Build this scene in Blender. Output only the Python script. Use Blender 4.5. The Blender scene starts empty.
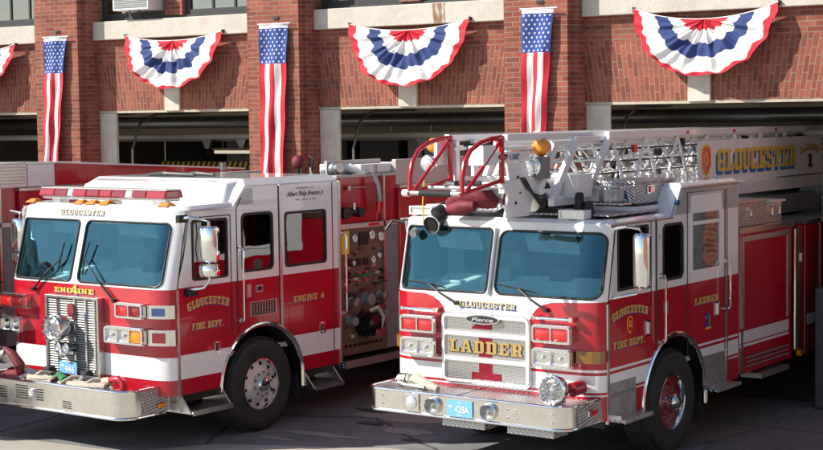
import bpy, bmesh, math, random
from mathutils import Vector, Matrix
from mathutils.geometry import tessellate_polygon
random.seed(7)
PI=math.pi; R=math.radians
S=bpy.context.scene; COL=S.collection
# ---------------------------------------------------------------- camera, sky, sun, exposure
def setcam():
    cd=bpy.data.cameras.new('camera'); co=bpy.data.objects.new('camera',cd); COL.objects.link(co)
    yaw,pit,rol=R(31.471),R(-3.877),R(-.771)
    F=Vector((-math.sin(yaw)*math.cos(pit),math.cos(yaw)*math.cos(pit),math.sin(pit)))
    Rt=Vector((math.cos(yaw),math.sin(yaw),0)); U=Rt.cross(F)
    R2=Rt*math.cos(rol)+U*math.sin(rol); U2=U*math.cos(rol)-Rt*math.sin(rol)
    m=Matrix((R2,U2,-F)).transposed().to_4x4(); m.translation=Vector((18.398,-19.054,3.547))
    co.matrix_world=m
    cd.sensor_fit='HORIZONTAL'; cd.sensor_width=36; cd.lens=36*1587.05/823; cd.clip_end=1500; cd.clip_start=.1
    S.camera=co
setcam()
SUN_AZ,SUN_EL=52,37          # sun stands to the left in front of the facade
w=bpy.data.worlds.new('World'); S.world=w; w.use_nodes=True
nt=w.node_tree; nt.nodes.clear()
o=nt.nodes.new('ShaderNodeOutputWorld'); b=nt.nodes.new('ShaderNodeBackground'); sk=nt.nodes.new('ShaderNodeTexSky')
sk.sky_type='NISHITA'; sk.sun_disc=False; sk.sun_elevation=R(SUN_EL); sk.sun_rotation=R(180+SUN_AZ); sk.air_density=1.0; sk.dust_density=.6
b.inputs[1].default_value=.105
nt.links.new(sk.outputs[0],b.inputs[0]); nt.links.new(b.outputs[0],o.inputs[0])
sl=bpy.data.lights.new('sun','SUN'); sl.energy=5.0; sl.angle=R(.5); sl.color=(1,.93,.83)
so=bpy.data.objects.new('sun',sl); COL.objects.link(so)
sd=Vector((math.sin(R(SUN_AZ))*math.cos(R(SUN_EL)),math.cos(R(SUN_AZ))*math.cos(R(SUN_EL)),-math.sin(R(SUN_EL))))
so.rotation_euler=sd.to_track_quat('-Z','Y').to_euler(); so.location=(-20,-20,20)
S.view_settings.view_transform='Standard'; S.view_settings.look='None'; S.view_settings.exposure=.50; S.view_settings.gamma=1
S.render.engine='CYCLES'
# ---------------------------------------------------------------- materials
MT={}
def mat(n,col,rough=.5,metal=0,coat=0,var=0,vs=8,bump=0,bs=40,spec=.5,emit=None,dirt=None):
    m=bpy.data.materials.new(n); m.use_nodes=True; t=m.node_tree; N=t.nodes; L=t.links
    p=N['Principled BSDF']; p.inputs['Base Color'].default_value=(*col,1); p.inputs['Roughness'].default_value=rough
    p.inputs['Metallic'].default_value=metal; p.inputs['Coat Weight'].default_value=coat; p.inputs['Coat Roughness'].default_value=.04
    p.inputs['Specular IOR Level'].default_value=spec
    if emit: p.inputs['Emission Color'].default_value=(*emit[0],1); p.inputs['Emission Strength'].default_value=emit[1]
    tc=N.new('ShaderNodeTexCoord')
    if var or dirt:
        nz=N.new('ShaderNodeTexNoise'); nz.inputs['Scale'].default_value=vs; nz.inputs['Detail'].default_value=6; nz.inputs['Roughness'].default_value=.65
        L.new(tc.outputs['Object'],nz.inputs['Vector'])
        cr=N.new('ShaderNodeValToRGB'); cr.color_ramp.elements[0].position=.3; cr.color_ramp.elements[1].position=.7
        d=dirt or tuple(c*(1-var) for c in col)
        cr.color_ramp.elements[0].color=(*d,1); cr.color_ramp.elements[1].color=(*[min(1,c*(1+var*.5)) for c in col],1)
        L.new(nz.outputs[0],cr.inputs[0]); L.new(cr.outputs[0],p.inputs['Base Color'])
        mr=N.new('ShaderNodeMapRange'); mr.inputs[3].default_value=max(0,rough*.75); mr.inputs[4].default_value=min(1,rough*1.4)
        L.new(nz.outputs[0],mr.inputs[0]); L.new(mr.outputs[0],p.inputs['Roughness'])
    if bump:
        n2=N.new('ShaderNodeTexNoise'); n2.inputs['Scale'].default_value=bs; n2.inputs['Detail'].default_value=4
        L.new(tc.outputs['Object'],n2.inputs['Vector'])
        bp=N.new('ShaderNodeBump'); bp.inputs['Strength'].default_value=bump; bp.inputs['Distance'].default_value=.02
        L.new(n2.outputs[0],bp.inputs['Height']); L.new(bp.outputs[0],p.inputs['Normal'])
    MT[n]=m; return m
mat('red',(.43,.006,.019),.2,coat=.55,var=.10,vs=3,bump=.02,bs=2)
mat('white',(.80,.80,.80),.2,coat=.9,var=.05,vs=3,bump=.015,bs=2)
mat('white_matt',(.78,.78,.76),.45,var=.08,vs=9)
mat('chrome',(.80,.80,.79),.07,1,var=.06,vs=14,bump=.04,bs=7)
mat('bumperchrome',(.78,.76,.72),.17,1,var=.12,vs=9,bump=.03,bs=5)
mat('steel',(.62,.62,.61),.28,1,var=.15,vs=12,bump=.05,bs=20)
mat('alu',(.66,.66,.66),.38,1,var=.15,vs=10)
mat('grey_paint',(.20,.21,.22),.45,var=.15)
mat('black',(.012,.012,.013),.45,var=.3)
mat('rubber',(.030,.029,.028),.8,var=.5,vs=9,bump=.15,bs=60)
mat('blackgloss',(.01,.01,.01),.15)
mat('redlens',(.60,.01,.012),.08,coat=1,spec=.8)
mat('darkredlens',(.22,.006,.01),.1,coat=1)
mat('amber',(.80,.27,.01),.15,coat=.8)
mat('clearlens',(.75,.77,.78),.1,.5,coat=1,var=.35,vs=60)
mat('blue',(.02,.035,.16),.6)
mat('letterblue',(.02,.06,.30),.4)
mat('gold',(.78,.50,.12),.35,.35,var=.12,vs=30)
mat('goldleaf',(.50,.36,.13),.35,.4,var=.15,vs=30)
mat('signblue',(.03,.17,.42),.4)
mat('palegold',(.60,.50,.28),.4,.2,var=.1)
mat('goldpaint',(.80,.50,.05),.4)
mat('ink',(.02,.02,.03),.5)
mat('maroon',(.16,.012,.022),.6,var=.3,vs=10,bump=.5,bs=14)
mat('hose',(.52,.47,.38),.85,var=.25,vs=30,bump=.4,bs=90)
mat('green',(.03,.22,.08),.8,var=.2)
mat('flagblue',(.025,.07,.30),.75,bump=.15,bs=200,var=.1)
mat('flagred',(.58,.014,.035),.75,bump=.15,bs=200,var=.1)
mat('flagwhite',(.80,.79,.78),.8,bump=.15,bs=200,var=.04)
mat('navy',(.022,.045,.17),.8,bump=.15,bs=200,var=.1)
mat('platebl',(.16,.45,.72),.4)
mat('stone',(.56,.52,.45),.85,var=.16,vs=5,bump=.25,bs=35)
mat('stonegrey',(.075,.075,.078),.85,var=.25,vs=6,bump=.3,bs=30)
mat('jambwhite',(.62,.59,.54),.7,var=.18,vs=5,bump=.1,bs=20,dirt=(.50,.44,.36))
mat('cream',(.50,.44,.34),.6,var=.2)
mat('steelframe',(.035,.037,.04),.5,var=.2)
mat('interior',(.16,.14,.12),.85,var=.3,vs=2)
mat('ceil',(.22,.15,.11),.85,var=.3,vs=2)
mat('beam',(.42,.37,.29),.7,var=.2)
mat('seat',(.36,.38,.40),.7,var=.3)
mat('cabin',(.66,.68,.68),.6,var=.2)
mat('dash',(.70,.70,.67),.6,var=.2)
mat('bronze',(.17,.115,.08),.55,.25,var=.35,vs=8,bump=.05,bs=25)
mat('yellow',(.78,.52,.02),.5)
mat('pipe',(.30,.31,.32),.35,.7,var=.2)
mat('tan',(.52,.48,.45),.5,.15,var=.12,vs=3)
mat('lamp',(.9,.88,.8),.4,emit=((1,.85,.65),.4))
mat('barred',(.34,.008,.015),.1,coat=1)
mat('lensblue',(.03,.07,.20),.1,coat=1)
mat('ambershade',(.24,.11,.012),.12,coat=.8)  # amber lens colour with the shade at the cab corner darkened in
mat('rimred',(.22,.008,.014),.3,coat=.5)
mat('louvre',(.60,.60,.58),.35,.3,var=.1)
mat('brass',(.32,.24,.12),.35,.7,var=.2)
mat('blind',(.55,.55,.53),.7,var=.1)
def glass(n,tint,refl=1.0,base=.05,gt=(.95,.97,1)):
    m=bpy.data.materials.new(n); m.use_nodes=True; t=m.node_tree; N=t.nodes; L=t.links; N.clear()
    o=N.new('ShaderNodeOutputMaterial'); mx=N.new('ShaderNodeMixShader'); tr=N.new('ShaderNodeBsdfTransparent'); gl=N.new('ShaderNodeBsdfGlossy')
    tr.inputs[0].default_value=(*tint,1); gl.inputs[0].default_value=(*gt,1); gl.inputs['Roughness'].default_value=.015
    lw=N.new('ShaderNodeFresnel'); lw.inputs[0].default_value=1.5
    ma=N.new('ShaderNodeMath'); ma.operation='MULTIPLY_ADD'; ma.inputs[1].default_value=refl; ma.inputs[2].default_value=base; ma.use_clamp=True
    nz=N.new('ShaderNodeTexNoise'); nz.inputs['Scale'].default_value=1.6; bp=N.new('ShaderNodeBump'); bp.inputs['Strength'].default_value=.22; bp.inputs['Distance'].default_value=.02
    tc=N.new('ShaderNodeTexCoord'); L.new(tc.outputs['Object'],nz.inputs['Vector']); L.new(nz.outputs[0],bp.inputs['Height']); L.new(bp.outputs[0],gl.inputs['Normal'])
    L.new(lw.outputs[0],ma.inputs[0]); L.new(ma.outputs[0],mx.inputs[0]); L.new(tr.outputs[0],mx.inputs[1]); L.new(gl.outputs[0],mx.inputs[2]); L.new(mx.outputs[0],o.inputs[0])
    MT[n]=m
glass('windshield',(.72,.96,.97),2.1,.06,(.30,.80,.98))
glass('sideglass',(.50,.58,.58),1.8,.10)
glass('houseglass',(.25,.28,.30),2,.15)
# tread plate: raised diagonal lugs in the bump, brighter on the lugs
def tread():
    m=mat('tread',(.60,.60,.60),.30,1); t=m.node_tree; N=t.nodes; L=t.links; p=N['Principled BSDF']
    tc=N.new('ShaderNodeTexCoord'); ws=[]
    for a in(45,-45):
        mp=N.new('ShaderNodeMapping'); mp.inputs['Rotation'].default_value=(R(a),R(a),R(a)); L.new(tc.outputs['Object'],mp.inputs[0])
        wv=N.new('ShaderNodeTexWave'); wv.inputs['Scale'].default_value=11; L.new(mp.outputs[0],wv.inputs[0]); ws.append(wv)
    mu=N.new('ShaderNodeMath'); mu.operation='MULTIPLY'; L.new(ws[0].outputs[1],mu.inputs[0]); L.new(ws[1].outputs[1],mu.inputs[1])
    bp=N.new('ShaderNodeBump'); bp.inputs['Strength'].default_value=.6; bp.inputs['Distance'].default_value=.02
    L.new(mu.outputs[0],bp.inputs['Height']); L.new(bp.outputs[0],p.inputs['Normal'])
    cr=N.new('ShaderNodeValToRGB'); cr.color_ramp.elements[0].color=(.40,.40,.41,1); cr.color_ramp.elements[1].color=(.85,.85,.85,1); cr.color_ramp.elements[0].position=.2; cr.color_ramp.elements[1].position=.6
    L.new(mu.outputs[0],cr.inputs[0]); L.new(cr.outputs[0],p.inputs['Base Color'])
tread()
# fine wire mesh of the radiator grilles
def meshmat(n,c1,c2,sc):
    m=mat(n,c1,.35,.8); t=m.node_tree; N=t.nodes; L=t.links; p=N['Principled BSDF']; tc=N.new('ShaderNodeTexCoord')
    ck=N.new('ShaderNodeTexVoronoi'); ck.inputs['Scale'].default_value=sc; ck.inputs['Randomness'].default_value=0; L.new(tc.outputs['Object'],ck.inputs['Vector'])
    cr=N.new('ShaderNodeValToRGB'); cr.color_ramp.elements[0].position=.25; cr.color_ramp.elements[1].position=.5
    cr.color_ramp.elements[0].color=(*c2,1); cr.color_ramp.elements[1].color=(*c1,1)
    L.new(ck.outputs[0],cr.inputs[0]); L.new(cr.outputs[0],p.inputs['Base Color'])
meshmat('mesh',(.62,.62,.62),(.12,.12,.12),70); meshmat('meshred',(.40,.03,.05),(.12,.01,.02),70)
# brick: wall courses, and the fanned soldier bricks of the flat arches
def brick(n,fan=None):
    m=bpy.data.materials.new(n); m.use_nodes=True; t=m.node_tree; N=t.nodes; L=t.links; p=N['Principled BSDF']; p.inputs['Roughness'].default_value=.85
    p.inputs['Specular IOR Level'].default_value=.2
    ge=N.new('ShaderNodeNewGeometry'); sx=N.new('ShaderNodeSeparateXYZ'); L.new(ge.outputs['Position'],sx.inputs[0])
    def M(op,a,b):
        q=N.new('ShaderNodeMath'); q.operation=op
        for i,v in enumerate((a,b)):
            if isinstance(v,(int,float)): q.inputs[i].default_value=v
            else: L.new(v,q.inputs[i])
        return q.outputs[0]
    cb=N.new('ShaderNodeCombineXYZ')
    if fan is None:
        L.new(M('ADD',sx.outputs[0],sx.outputs[1]),cb.inputs[0]); L.new(sx.outputs[2],cb.inputs[1])
    else:
        k=M('ADD',M('MULTIPLY',M('SUBTRACT',sx.outputs[2],3.69),.12),1)
        L.new(M('DIVIDE',M('SUBTRACT',sx.outputs[0],fan),k),cb.inputs[1]); L.new(M('SUBTRACT',sx.outputs[2],3.62),cb.inputs[0])
    bt=N.new('ShaderNodeTexBrick'); bt.inputs['Scale'].default_value=1; bt.inputs['Brick Width'].default_value=.205; bt.inputs['Row Height'].default_value=.0665
    bt.inputs['Mortar Size'].default_value=.006; bt.inputs['Mortar Smooth'].default_value=.15; bt.inputs['Bias'].default_value=-.1
    bt.inputs['Color1'].default_value=(.32,.108,.070,1); bt.inputs['Color2'].default_value=(.19,.062,.044,1); bt.inputs['Mortar'].default_value=(.28,.212,.165,1)
    L.new(cb.outputs[0],bt.inputs['Vector'])
    nz=N.new('ShaderNodeTexNoise'); nz.inputs['Scale'].default_value=2.2; nz.inputs['Detail'].default_value=7; nz.inputs['Roughness'].default_value=.7; L.new(ge.outputs['Position'],nz.inputs['Vector'])
    cr=N.new('ShaderNodeValToRGB'); cr.color_ramp.elements[0].color=(.72,.72,.75,1); cr.color_ramp.elements[1].color=(1.25,1.18,1.12,1); cr.color_ramp.elements[0].position=.3; cr.color_ramp.elements[1].position=.72
    L.new(nz.outputs[0],cr.inputs[0]); mx=N.new('ShaderNodeMixRGB'); mx.blend_type='MULTIPLY'; mx.inputs[0].default_value=1
    L.new(bt.outputs[0],mx.inputs[1]); L.new(cr.outputs[0],mx.inputs[2]); L.new(mx.outputs[0],p.inputs['Base Color'])
    n3=N.new('ShaderNodeTexNoise'); n3.inputs['Scale'].default_value=60; L.new(ge.outputs['Position'],n3.inputs['Vector'])
    h=M('ADD',M('MULTIPLY',bt.outputs[1],-1.0),M('MULTIPLY',n3.outputs[0],.5))
    bp=N.new('ShaderNodeBump'); bp.inputs['Strength'].default_value=.5; bp.inputs['Distance'].default_value=.012; L.new(h,bp.inputs['Height']); L.new(bp.outputs[0],p.inputs['Normal'])
    MT[n]=m
brick('brick')
def groundmat(n,c1,c2,sc,cracks):
    m=mat(n,c1,.85); t=m.node_tree; N=t.nodes; L=t.links; p=N['Principled BSDF']; tc=N.new('ShaderNodeTexCoord')
    a=N.new('ShaderNodeTexNoise'); a.inputs['Scale'].default_value=.9; a.inputs['Detail'].default_value=8; a.inputs['Roughness'].default_value=.7
    f=N.new('ShaderNodeTexNoise'); f.inputs['Scale'].default_value=sc; f.inputs['Detail'].default_value=3
    L.new(tc.outputs['Object'],a.inputs['Vector']); L.new(tc.outputs['Object'],f.inputs['Vector'])
    ad=N.new('ShaderNodeMath'); ad.operation='ADD'; L.new(a.outputs[0],ad.inputs[0]); L.new(f.outputs[0],ad.inputs[1])
    hf=N.new('ShaderNodeMath'); hf.operation='MULTIPLY'; hf.inputs[1].default_value=.5; L.new(ad.outputs[0],hf.inputs[0])
    cr=N.new('ShaderNodeValToRGB'); cr.color_ramp.elements[0].position=.38; cr.color_ramp.elements[1].position=.60
    cr.color_ramp.elements[0].color=(*c2,1); cr.color_ramp.elements[1].color=(*c1,1); L.new(hf.outputs[0],cr.inputs[0])
    src=cr.outputs[0]
    if cracks:
        v=N.new('ShaderNodeTexVoronoi'); v.feature='DISTANCE_TO_EDGE'; v.inputs['Scale'].default_value=cracks
        wv=N.new('ShaderNodeTexNoise'); wv.inputs['Scale'].default_value=3; wm=N.new('ShaderNodeMixRGB'); wm.inputs[0].default_value=.12
        L.new(tc.outputs['Object'],wv.inputs['Vector']); L.new(tc.outputs['Object'],wm.inputs[1]); L.new(wv.outputs[1],wm.inputs[2]); L.new(wm.outputs[0],v.inputs['Vector'])
        c2_=N.new('ShaderNodeValToRGB'); c2_.color_ramp.elements[0].position=.0; c2_.color_ramp.elements[1].position=.012
        c2_.color_ramp.elements[0].color=(.25,.25,.25,1); L.new(v.outputs[0],c2_.inputs[0])
        mm=N.new('ShaderNodeMixRGB'); mm.blend_type='MULTIPLY'; mm.inputs[0].default_value=1; L.new(src,mm.inputs[1]); L.new(c2_.outputs[0],mm.inputs[2]); src=mm.outputs[0]
    L.new(src,p.inputs['Base Color'])
    bp=N.new('ShaderNodeBump'); bp.inputs['Strength'].default_value=.4; bp.inputs['Distance'].default_value=.01; L.new(f.outputs[0],bp.inputs['Height']); L.new(bp.outputs[0],p.inputs['Normal'])
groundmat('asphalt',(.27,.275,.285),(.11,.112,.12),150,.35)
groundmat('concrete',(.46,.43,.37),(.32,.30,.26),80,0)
groundmat('slab',(.20,.175,.15),(.13,.115,.10),60,.5)
# ---------------------------------------------------------------- mesh builder
SPLIT={'drip_rail','fitting','bracket','display','drain_valve','stripe','hose_end','cable','bolt','star','hook','rung','inner_rung','lug_nut','side_wall','hanger','corner_trim','crosslay_rail','coping','hose_bed_side','pilaster_step','door_frame','side_bar','grille_bar'}
class MB:
    def __init__(s): s.v=[]; s.f=[]; s.m=[]; s.mats=[]; s.mx=None
    def mi(s,m):
        if m not in s.mats: s.mats.append(m)
        return s.mats.index(m)
    def add(s,vs,fs,m):
        b=len(s.v); k=s.mi(m)
        for p in vs:
            p=Vector(p); s.v.append(s.mx@p if s.mx else p)
        for f in fs: s.f.append([b+i for i in f]); s.m.append(k)
        return s
    def box(s,x0,x1,y0,y1,z0,z1,m='white'):
        v=[(x,y,z) for x in(x0,x1) for y in(y0,y1) for z in(z0,z1)]
        return s.add(v,[(0,1,3,2),(4,6,7,5),(0,4,5,1),(2,3,7,6),(0,2,6,4),(1,5,7,3)],m)
    def hexa(s,a,b,m):   # two quads of four points
        return s.add(list(a)+list(b),[(0,1,2,3),(7,6,5,4),(0,4,5,1),(1,5,6,2),(2,6,7,3),(3,7,4,0)],m)
    def cyl(s,p0,p1,r0,m,r1=None,n=16):
        r1=r0 if r1 is None else r1; p0=Vector(p0);p1=Vector(p1); d=(p1-p0).normalized()
        a=d.orthogonal().normalized(); b=d.cross(a); vs=[]
        for i in range(n):
            t=2*PI*i/n; e=a*math.cos(t)+b*math.sin(t); vs+= [p0+e*r0,p1+e*r1]
        fs=[(2*i,2*i+1,(2*i+3)%(2*n),(2*i+2)%(2*n)) for i in range(n)]+[tuple(range(0,2*n,2))[::-1],tuple(range(1,2*n,2))]
        return s.add(vs,fs,m)
    def tube(s,pts,r,m,n=10,closed=False):
        P=[Vector(p) for p in pts]; N=len(P); rings=[]; prev=None
        for i,p in enumerate(P):
            if closed: d=(P[(i+1)%N]-P[i-1])
            else: d=(P[min(i+1,N-1)]-P[max(i-1,0)])
            d.normalize()
            a=(d.orthogonal() if prev is None else prev-d*prev.dot(d)).normalized(); prev=a; b=d.cross(a)
            rr=r[i] if isinstance(r,(list,tuple)) else r
            rings.append([p+(a*math.cos(2*PI*k/n)+b*math.sin(2*PI*k/n))*rr for k in range(n)])
        vs=[q for g in rings for q in g]; fs=[]
        for i in range(N if closed else N-1):
            j=(i+1)%N
            for k in range(n): fs.append((i*n+k,i*n+(k+1)%n,j*n+(k+1)%n,j*n+k))
        if not closed: fs+=[tuple(range(n))[::-1],tuple(range((N-1)*n,N*n))]
        return s.add(vs,fs,m)
    def lathe(s,o,ax,prof,m,n=32,mfun=None):   # prof: (radius, distance along axis)
        o=Vector(o); d=Vector(ax).normalized(); a=d.orthogonal().normalized(); b=d.cross(a)
        vs=[o+d*h+(a*math.cos(2*PI*k/n)+b*math.sin(2*PI*k/n))*max(r,1e-4) for r,h in prof for k in range(n)]
        for i in range(len(prof)-1):
            fs=[(i*n+k,i*n+(k+1)%n,(i+1)*n+(k+1)%n,(i+1)*n+k) for k in range(n)]
            base=len(s.v) if i==0 else base0
            if i==0: base0=len(s.v); s.add(vs,[],m)
            kk=s.mi(mfun(i) if mfun else m)
            for f in fs: s.f.append([base0+q for q in f]); s.m.append(kk)
        return s
    def sph(s,c,r,m,n=14,sc=(1,1,1)):
        c=Vector(c); vs=[];fs=[]
        for i in range(n//2+1):
            t=PI*i/(n//2)
            for k in range(n): u=2*PI*k/n; vs.append(c+Vector((math.sin(t)*math.cos(u)*sc[0],math.sin(t)*math.sin(u)*sc[1],math.cos(t)*sc[2]))*r)
        for i in range(n//2):
            for k in range(n): fs.append((i*n+k,i*n+(k+1)%n,(i+1)*n+(k+1)%n,(i+1)*n+k))
        return s.add(vs,fs,m)
    def plate(s,outer,holes,f,g,m):    # flat outline with holes between the maps f (front) and g (back)
        loops=[outer]+list(holes); pts=[p for l in loops for p in l]
        tri=tessellate_polygon([[Vector((p[0],p[1],0)) for p in l] for l in loops]); n=len(pts)
        vs=[f(*p) for p in pts]+[g(*p) for p in pts]; fs=[tuple(t) for t in tri]+[tuple(q+n for q in t[::-1]) for t in tri]
        b=0
        for l in loops:
            k=len(l)
            for i in range(k): j=(i+1)%k; fs.append((b+i,b+j,n+b+j,n+b+i))
            b+=k
        return s.add(vs,fs,m)
    def surf(s,outer,holes,f,m,uc=(),vc=()):   # curved sheet, cut finely and mapped
        loops=[outer]+list(holes); pts=[p for l in loops for p in l]
        tri=tessellate_polygon([[Vector((p[0],p[1],0)) for p in l] for l in loops])
        bm=bmesh.new(); vv=[bm.verts.new((p[0],p[1],0)) for p in pts]
        for t in tri:
            try: bm.faces.new([vv[i] for i in t])
            except ValueError: pass
        for c,no in [(u,(1,0,0)) for u in uc]+[(v,(0,1,0)) for v in vc]:
            co=(c,0,0) if no[0] else (0,c,0)
            bmesh.ops.bisect_plane(bm,geom=bm.verts[:]+bm.edges[:]+bm.faces[:],plane_co=co,plane_no=no,dist=1e-5)
        bm.verts.index_update(); s.add([f(v.co.x,v.co.y) for v in bm.verts],[[v.index for v in q.verts] for q in bm.faces],m); bm.free(); return s
    def obj(s,name,parent=None,**kw):
        if name not in SPLIT: return s._obj(name,parent,**kw)
        par=list(range(len(s.v)))
        def fd(a):
            while par[a]!=a: par[a]=par[par[a]]; a=par[a]
            return a
        for q in s.f:
            for i in q[1:]:
                a,b=fd(q[0]),fd(i)
                if a!=b: par[b]=a
        gr={}
        for k,q in enumerate(s.f): gr.setdefault(fd(q[0]),[]).append(k)
        first=None
        for ks in gr.values():
            m=MB(); mp={}
            for k in ks:
                for i in s.f[k]:
                    if i not in mp: mp[i]=len(m.v); m.v.append(s.v[i])
                m.f.append([mp[i] for i in s.f[k]]); m.m.append(m.mi(s.mats[s.m[k]]))
            o=m._obj(name,parent,**kw); first=first or o
        return first
    def _obj(s,name,parent=None,smooth=False,bevel=0,solid=0,weld=False,normals=True):
        me=bpy.data.meshes.new(name); me.from_pydata([tuple(v) for v in s.v],[],s.f)
        for m in s.mats: me.materials.append(MT[m])
        me.polygons.foreach_set('material_index',s.m)
        if normals or weld:
            bm=bmesh.new(); bm.from_mesh(me)
            if weld: bmesh.ops.remove_doubles(bm,verts=bm.verts[:],dist=2e-4)
            bmesh.ops.recalc_face_normals(bm,faces=bm.faces[:]); bm.to_mesh(me); bm.free()
        if smooth:
            me.polygons.foreach_set('use_smooth',[True]*len(me.polygons)); me.set_sharp_from_angle(angle=R(35))
        if solid:
            cnt={}
            for p in me.polygons:
                for k in p.edge_keys: cnt[k]=cnt.get(k,0)+1
            sh=me.attributes.get('sharp_edge') or me.attributes.new('sharp_edge','BOOLEAN','EDGE')
            for e in me.edges:
                if cnt.get(e.key,0)<2: sh.data[e.index].value=True
        ob=bpy.data.objects.new(name,me); COL.objects.link(ob)
        if parent: ob.parent=parent
        if solid:
            q=ob.modifiers.new('solidify','SOLIDIFY'); q.thickness=solid; q.offset=-1
        if bevel:
            q=ob.modifiers.new('bevel','BEVEL'); q.width=bevel; q.segments=2; q.limit_method='ANGLE'; q.angle_limit=R(40)
        return ob
def tag(o,label,cat,group=None,kind=None):
    if label:o['label']=label
    if cat:o['category']=cat
    if group:o['group']=group
    if kind:o['kind']=kind
    return o
def thing(name,label,cat,loc=(0,0,0),rz=0,group=None):
    o=bpy.data.objects.new(name,None); COL.objects.link(o); o.location=loc; o.rotation_euler=(0,0,rz); o.empty_display_size=.3
    return tag(o,label,cat,group)
def rr(x0,x1,y0,y1,r,n=5):
    out=[]
    for cx,cy,a in((x1-r,y0+r,-90),(x1-r,y1-r,0),(x0+r,y1-r,90),(x0+r,y0+r,180)):
        for i in range(n+1): t=R(a+90*i/n); out.append((cx+r*math.cos(t),cy+r*math.sin(t)))
    return out
def scale_loop(l,d):   # shrink (d<0) or grow a convex loop about its centre by a distance
    cx=sum(p[0] for p in l)/len(l); cy=sum(p[1] for p in l)/len(l); hx=max(abs(p[0]-cx) for p in l); hy=max(abs(p[1]-cy) for p in l)
    return [(cx+(p[0]-cx)*(1+d/hx),cy+(p[1]-cy)*(1+d/hy)) for p in l]
# ---------------------------------------------------------------- slab lettering
G={}
def g(c,o,*h): G[c]=(o,h)
g('O',[(1,0),(5,0),(6,1),(6,7),(5,8),(1,8),(0,7),(0,1)],[(2,1.3),(2,6.7),(4,6.7),(4,1.3)])
g('L',[(0,0),(6,0),(6,3),(4.8,3),(4.8,1.3),(3,1.3),(3,6.7),(4,6.7),(4,8),(0,8),(0,6.7),(1,6.7),(1,1.3),(0,1.3)])
g('T',[(1.4,0),(4.6,0),(4.6,1.2),(4,1.2),(4,6.7),(4.8,6.7),(4.8,5),(6,5),(6,8),(0,8),(0,5),(1.2,5),(1.2,6.7),(2,6.7),(2,1.2),(1.4,1.2)])
g('E',[(0,0),(6,0),(6,3),(4.8,3),(4.8,1.3),(3,1.3),(3,3.4),(4.4,3.4),(4.4,4.7),(3,4.7),(3,6.7),(4.8,6.7),(4.8,5.2),(6,5.2),(6,8),(0,8),(0,6.7),(1,6.7),(1,1.3),(0,1.3)])
g('F',[(0,0),(4,0),(4,1.3),(3,1.3),(3,3.4),(4.4,3.4),(4.4,4.7),(3,4.7),(3,6.7),(4.8,6.7),(4.8,5.2),(6,5.2),(6,8),(0,8),(0,6.7),(1,6.7),(1,1.3),(0,1.3)])
g('C',[(1,0),(5,0),(6,1),(6,3),(4.3,3),(4.3,1.3),(2.2,1.3),(2.2,6.7),(4.3,6.7),(4.3,5.2),(6,5.2),(6,7),(5,8),(1,8),(0,7),(0,1)])
g('G',[(1,0),(5,0),(6,1),(6,4.2),(3.4,4.2),(3.4,3),(4.2,3),(4.2,1.3),(2.2,1.3),(2.2,6.7),(4.2,6.7),(4.2,5.5),(6,5.5),(6,7),(5,8),(1,8),(0,7),(0,1)])
g('U',[(1.4,0),(4.6,0),(5.6,1),(5.6,6.8),(6.2,6.8),(6.2,8),(3.6,8),(3.6,6.8),(4.1,6.8),(4.1,1.3),(2.4,1.3),(2.4,6.8),(2.8,6.8),(2.8,8),(0,8),(0,6.8),(.4,6.8),(.4,1)])
g('S',[(1,0),(5,0),(6,1),(6,3.7),(5,4.7),(1.9,4.7),(1.9,6.7),(4.3,6.7),(4.3,5.6),(6,5.6),(6,7),(5,8),(1,8),(0,7),(0,4.3),(1,3.3),(4.1,3.3),(4.1,1.3),(1.7,1.3),(1.7,2.6),(0,2.6),(0,1)])
g('R',[(0,0),(3.6,0),(3.6,1.2),(3,1.2),(3,3.1),(3.6,3.1),(4.2,0),(6.3,0),(6.3,1.2),(5.8,1.2),(5.3,3.6),(6,4.3),(6,7),(5,8),(0,8),(0,6.8),(1,6.8),(1,1.2),(0,1.2)],[(3,4.4),(3,6.7),(4.2,6.7),(4.2,4.4)])
g('P',[(0,0),(3.8,0),(3.8,1.2),(3,1.2),(3,3),(5,3),(6,4),(6,7),(5,8),(0,8),(0,6.8),(1,6.8),(1,1.2),(0,1.2)],[(3,4.2),(3,6.7),(4.2,6.7),(4.2,4.2)])
g('D',[(0,0),(5,0),(6,1),(6,7),(5,8),(0,8),(0,6.8),(.8,6.8),(.8,1.2),(0,1.2)],[(2.8,1.3),(2.8,6.7),(4,6.7),(4,1.3)])
g('A',[(0,0),(2.4,0),(2.4,1.2),(1.9,1.2),(2.1,2.2),(3.9,2.2),(4.1,1.2),(3.6,1.2),(3.6,0),(6,0),(6,1.2),(5.6,1.2),(4.2,8),(1.8,8),(.4,1.2),(0,1.2)],[(2.4,3.4),(3,6.4),(3.6,3.4)])
g('N',[(0,0),(2.4,0),(2.4,1.2),(1.9,1.2),(1.9,5),(4,0),(5.5,0),(5.5,6.8),(6,6.8),(6,8),(3.8,8),(3.8,6.8),(4.1,6.8),(4.1,3.4),(2.1,8),(0,8),(0,6.8),(.5,6.8),(.5,1.2),(0,1.2)])
g('I',[(1,0),(5,0),(5,1.2),(4,1.2),(4,6.8),(5,6.8),(5,8),(1,8),(1,6.8),(2,6.8),(2,1.2),(1,1.2)])
g('1',[(1,0),(5,0),(5,1.3),(4,1.3),(4,8),(2.4,8),(1,6.8),(1,5.8),(2.2,6.1),(2.2,1.3),(1,1.3)])
g('4',[(3.2,0),(5.2,0),(5.2,1.7),(6,1.7),(6,3),(5.2,3),(5.2,8),(3.2,8),(0,3),(0,1.7),(3.2,1.7)],[(1.6,3),(3.2,5.6),(3.2,3)])
g('.',[(2.3,0),(3.7,0),(3.7,1.6),(2.3,1.6)])
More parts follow.
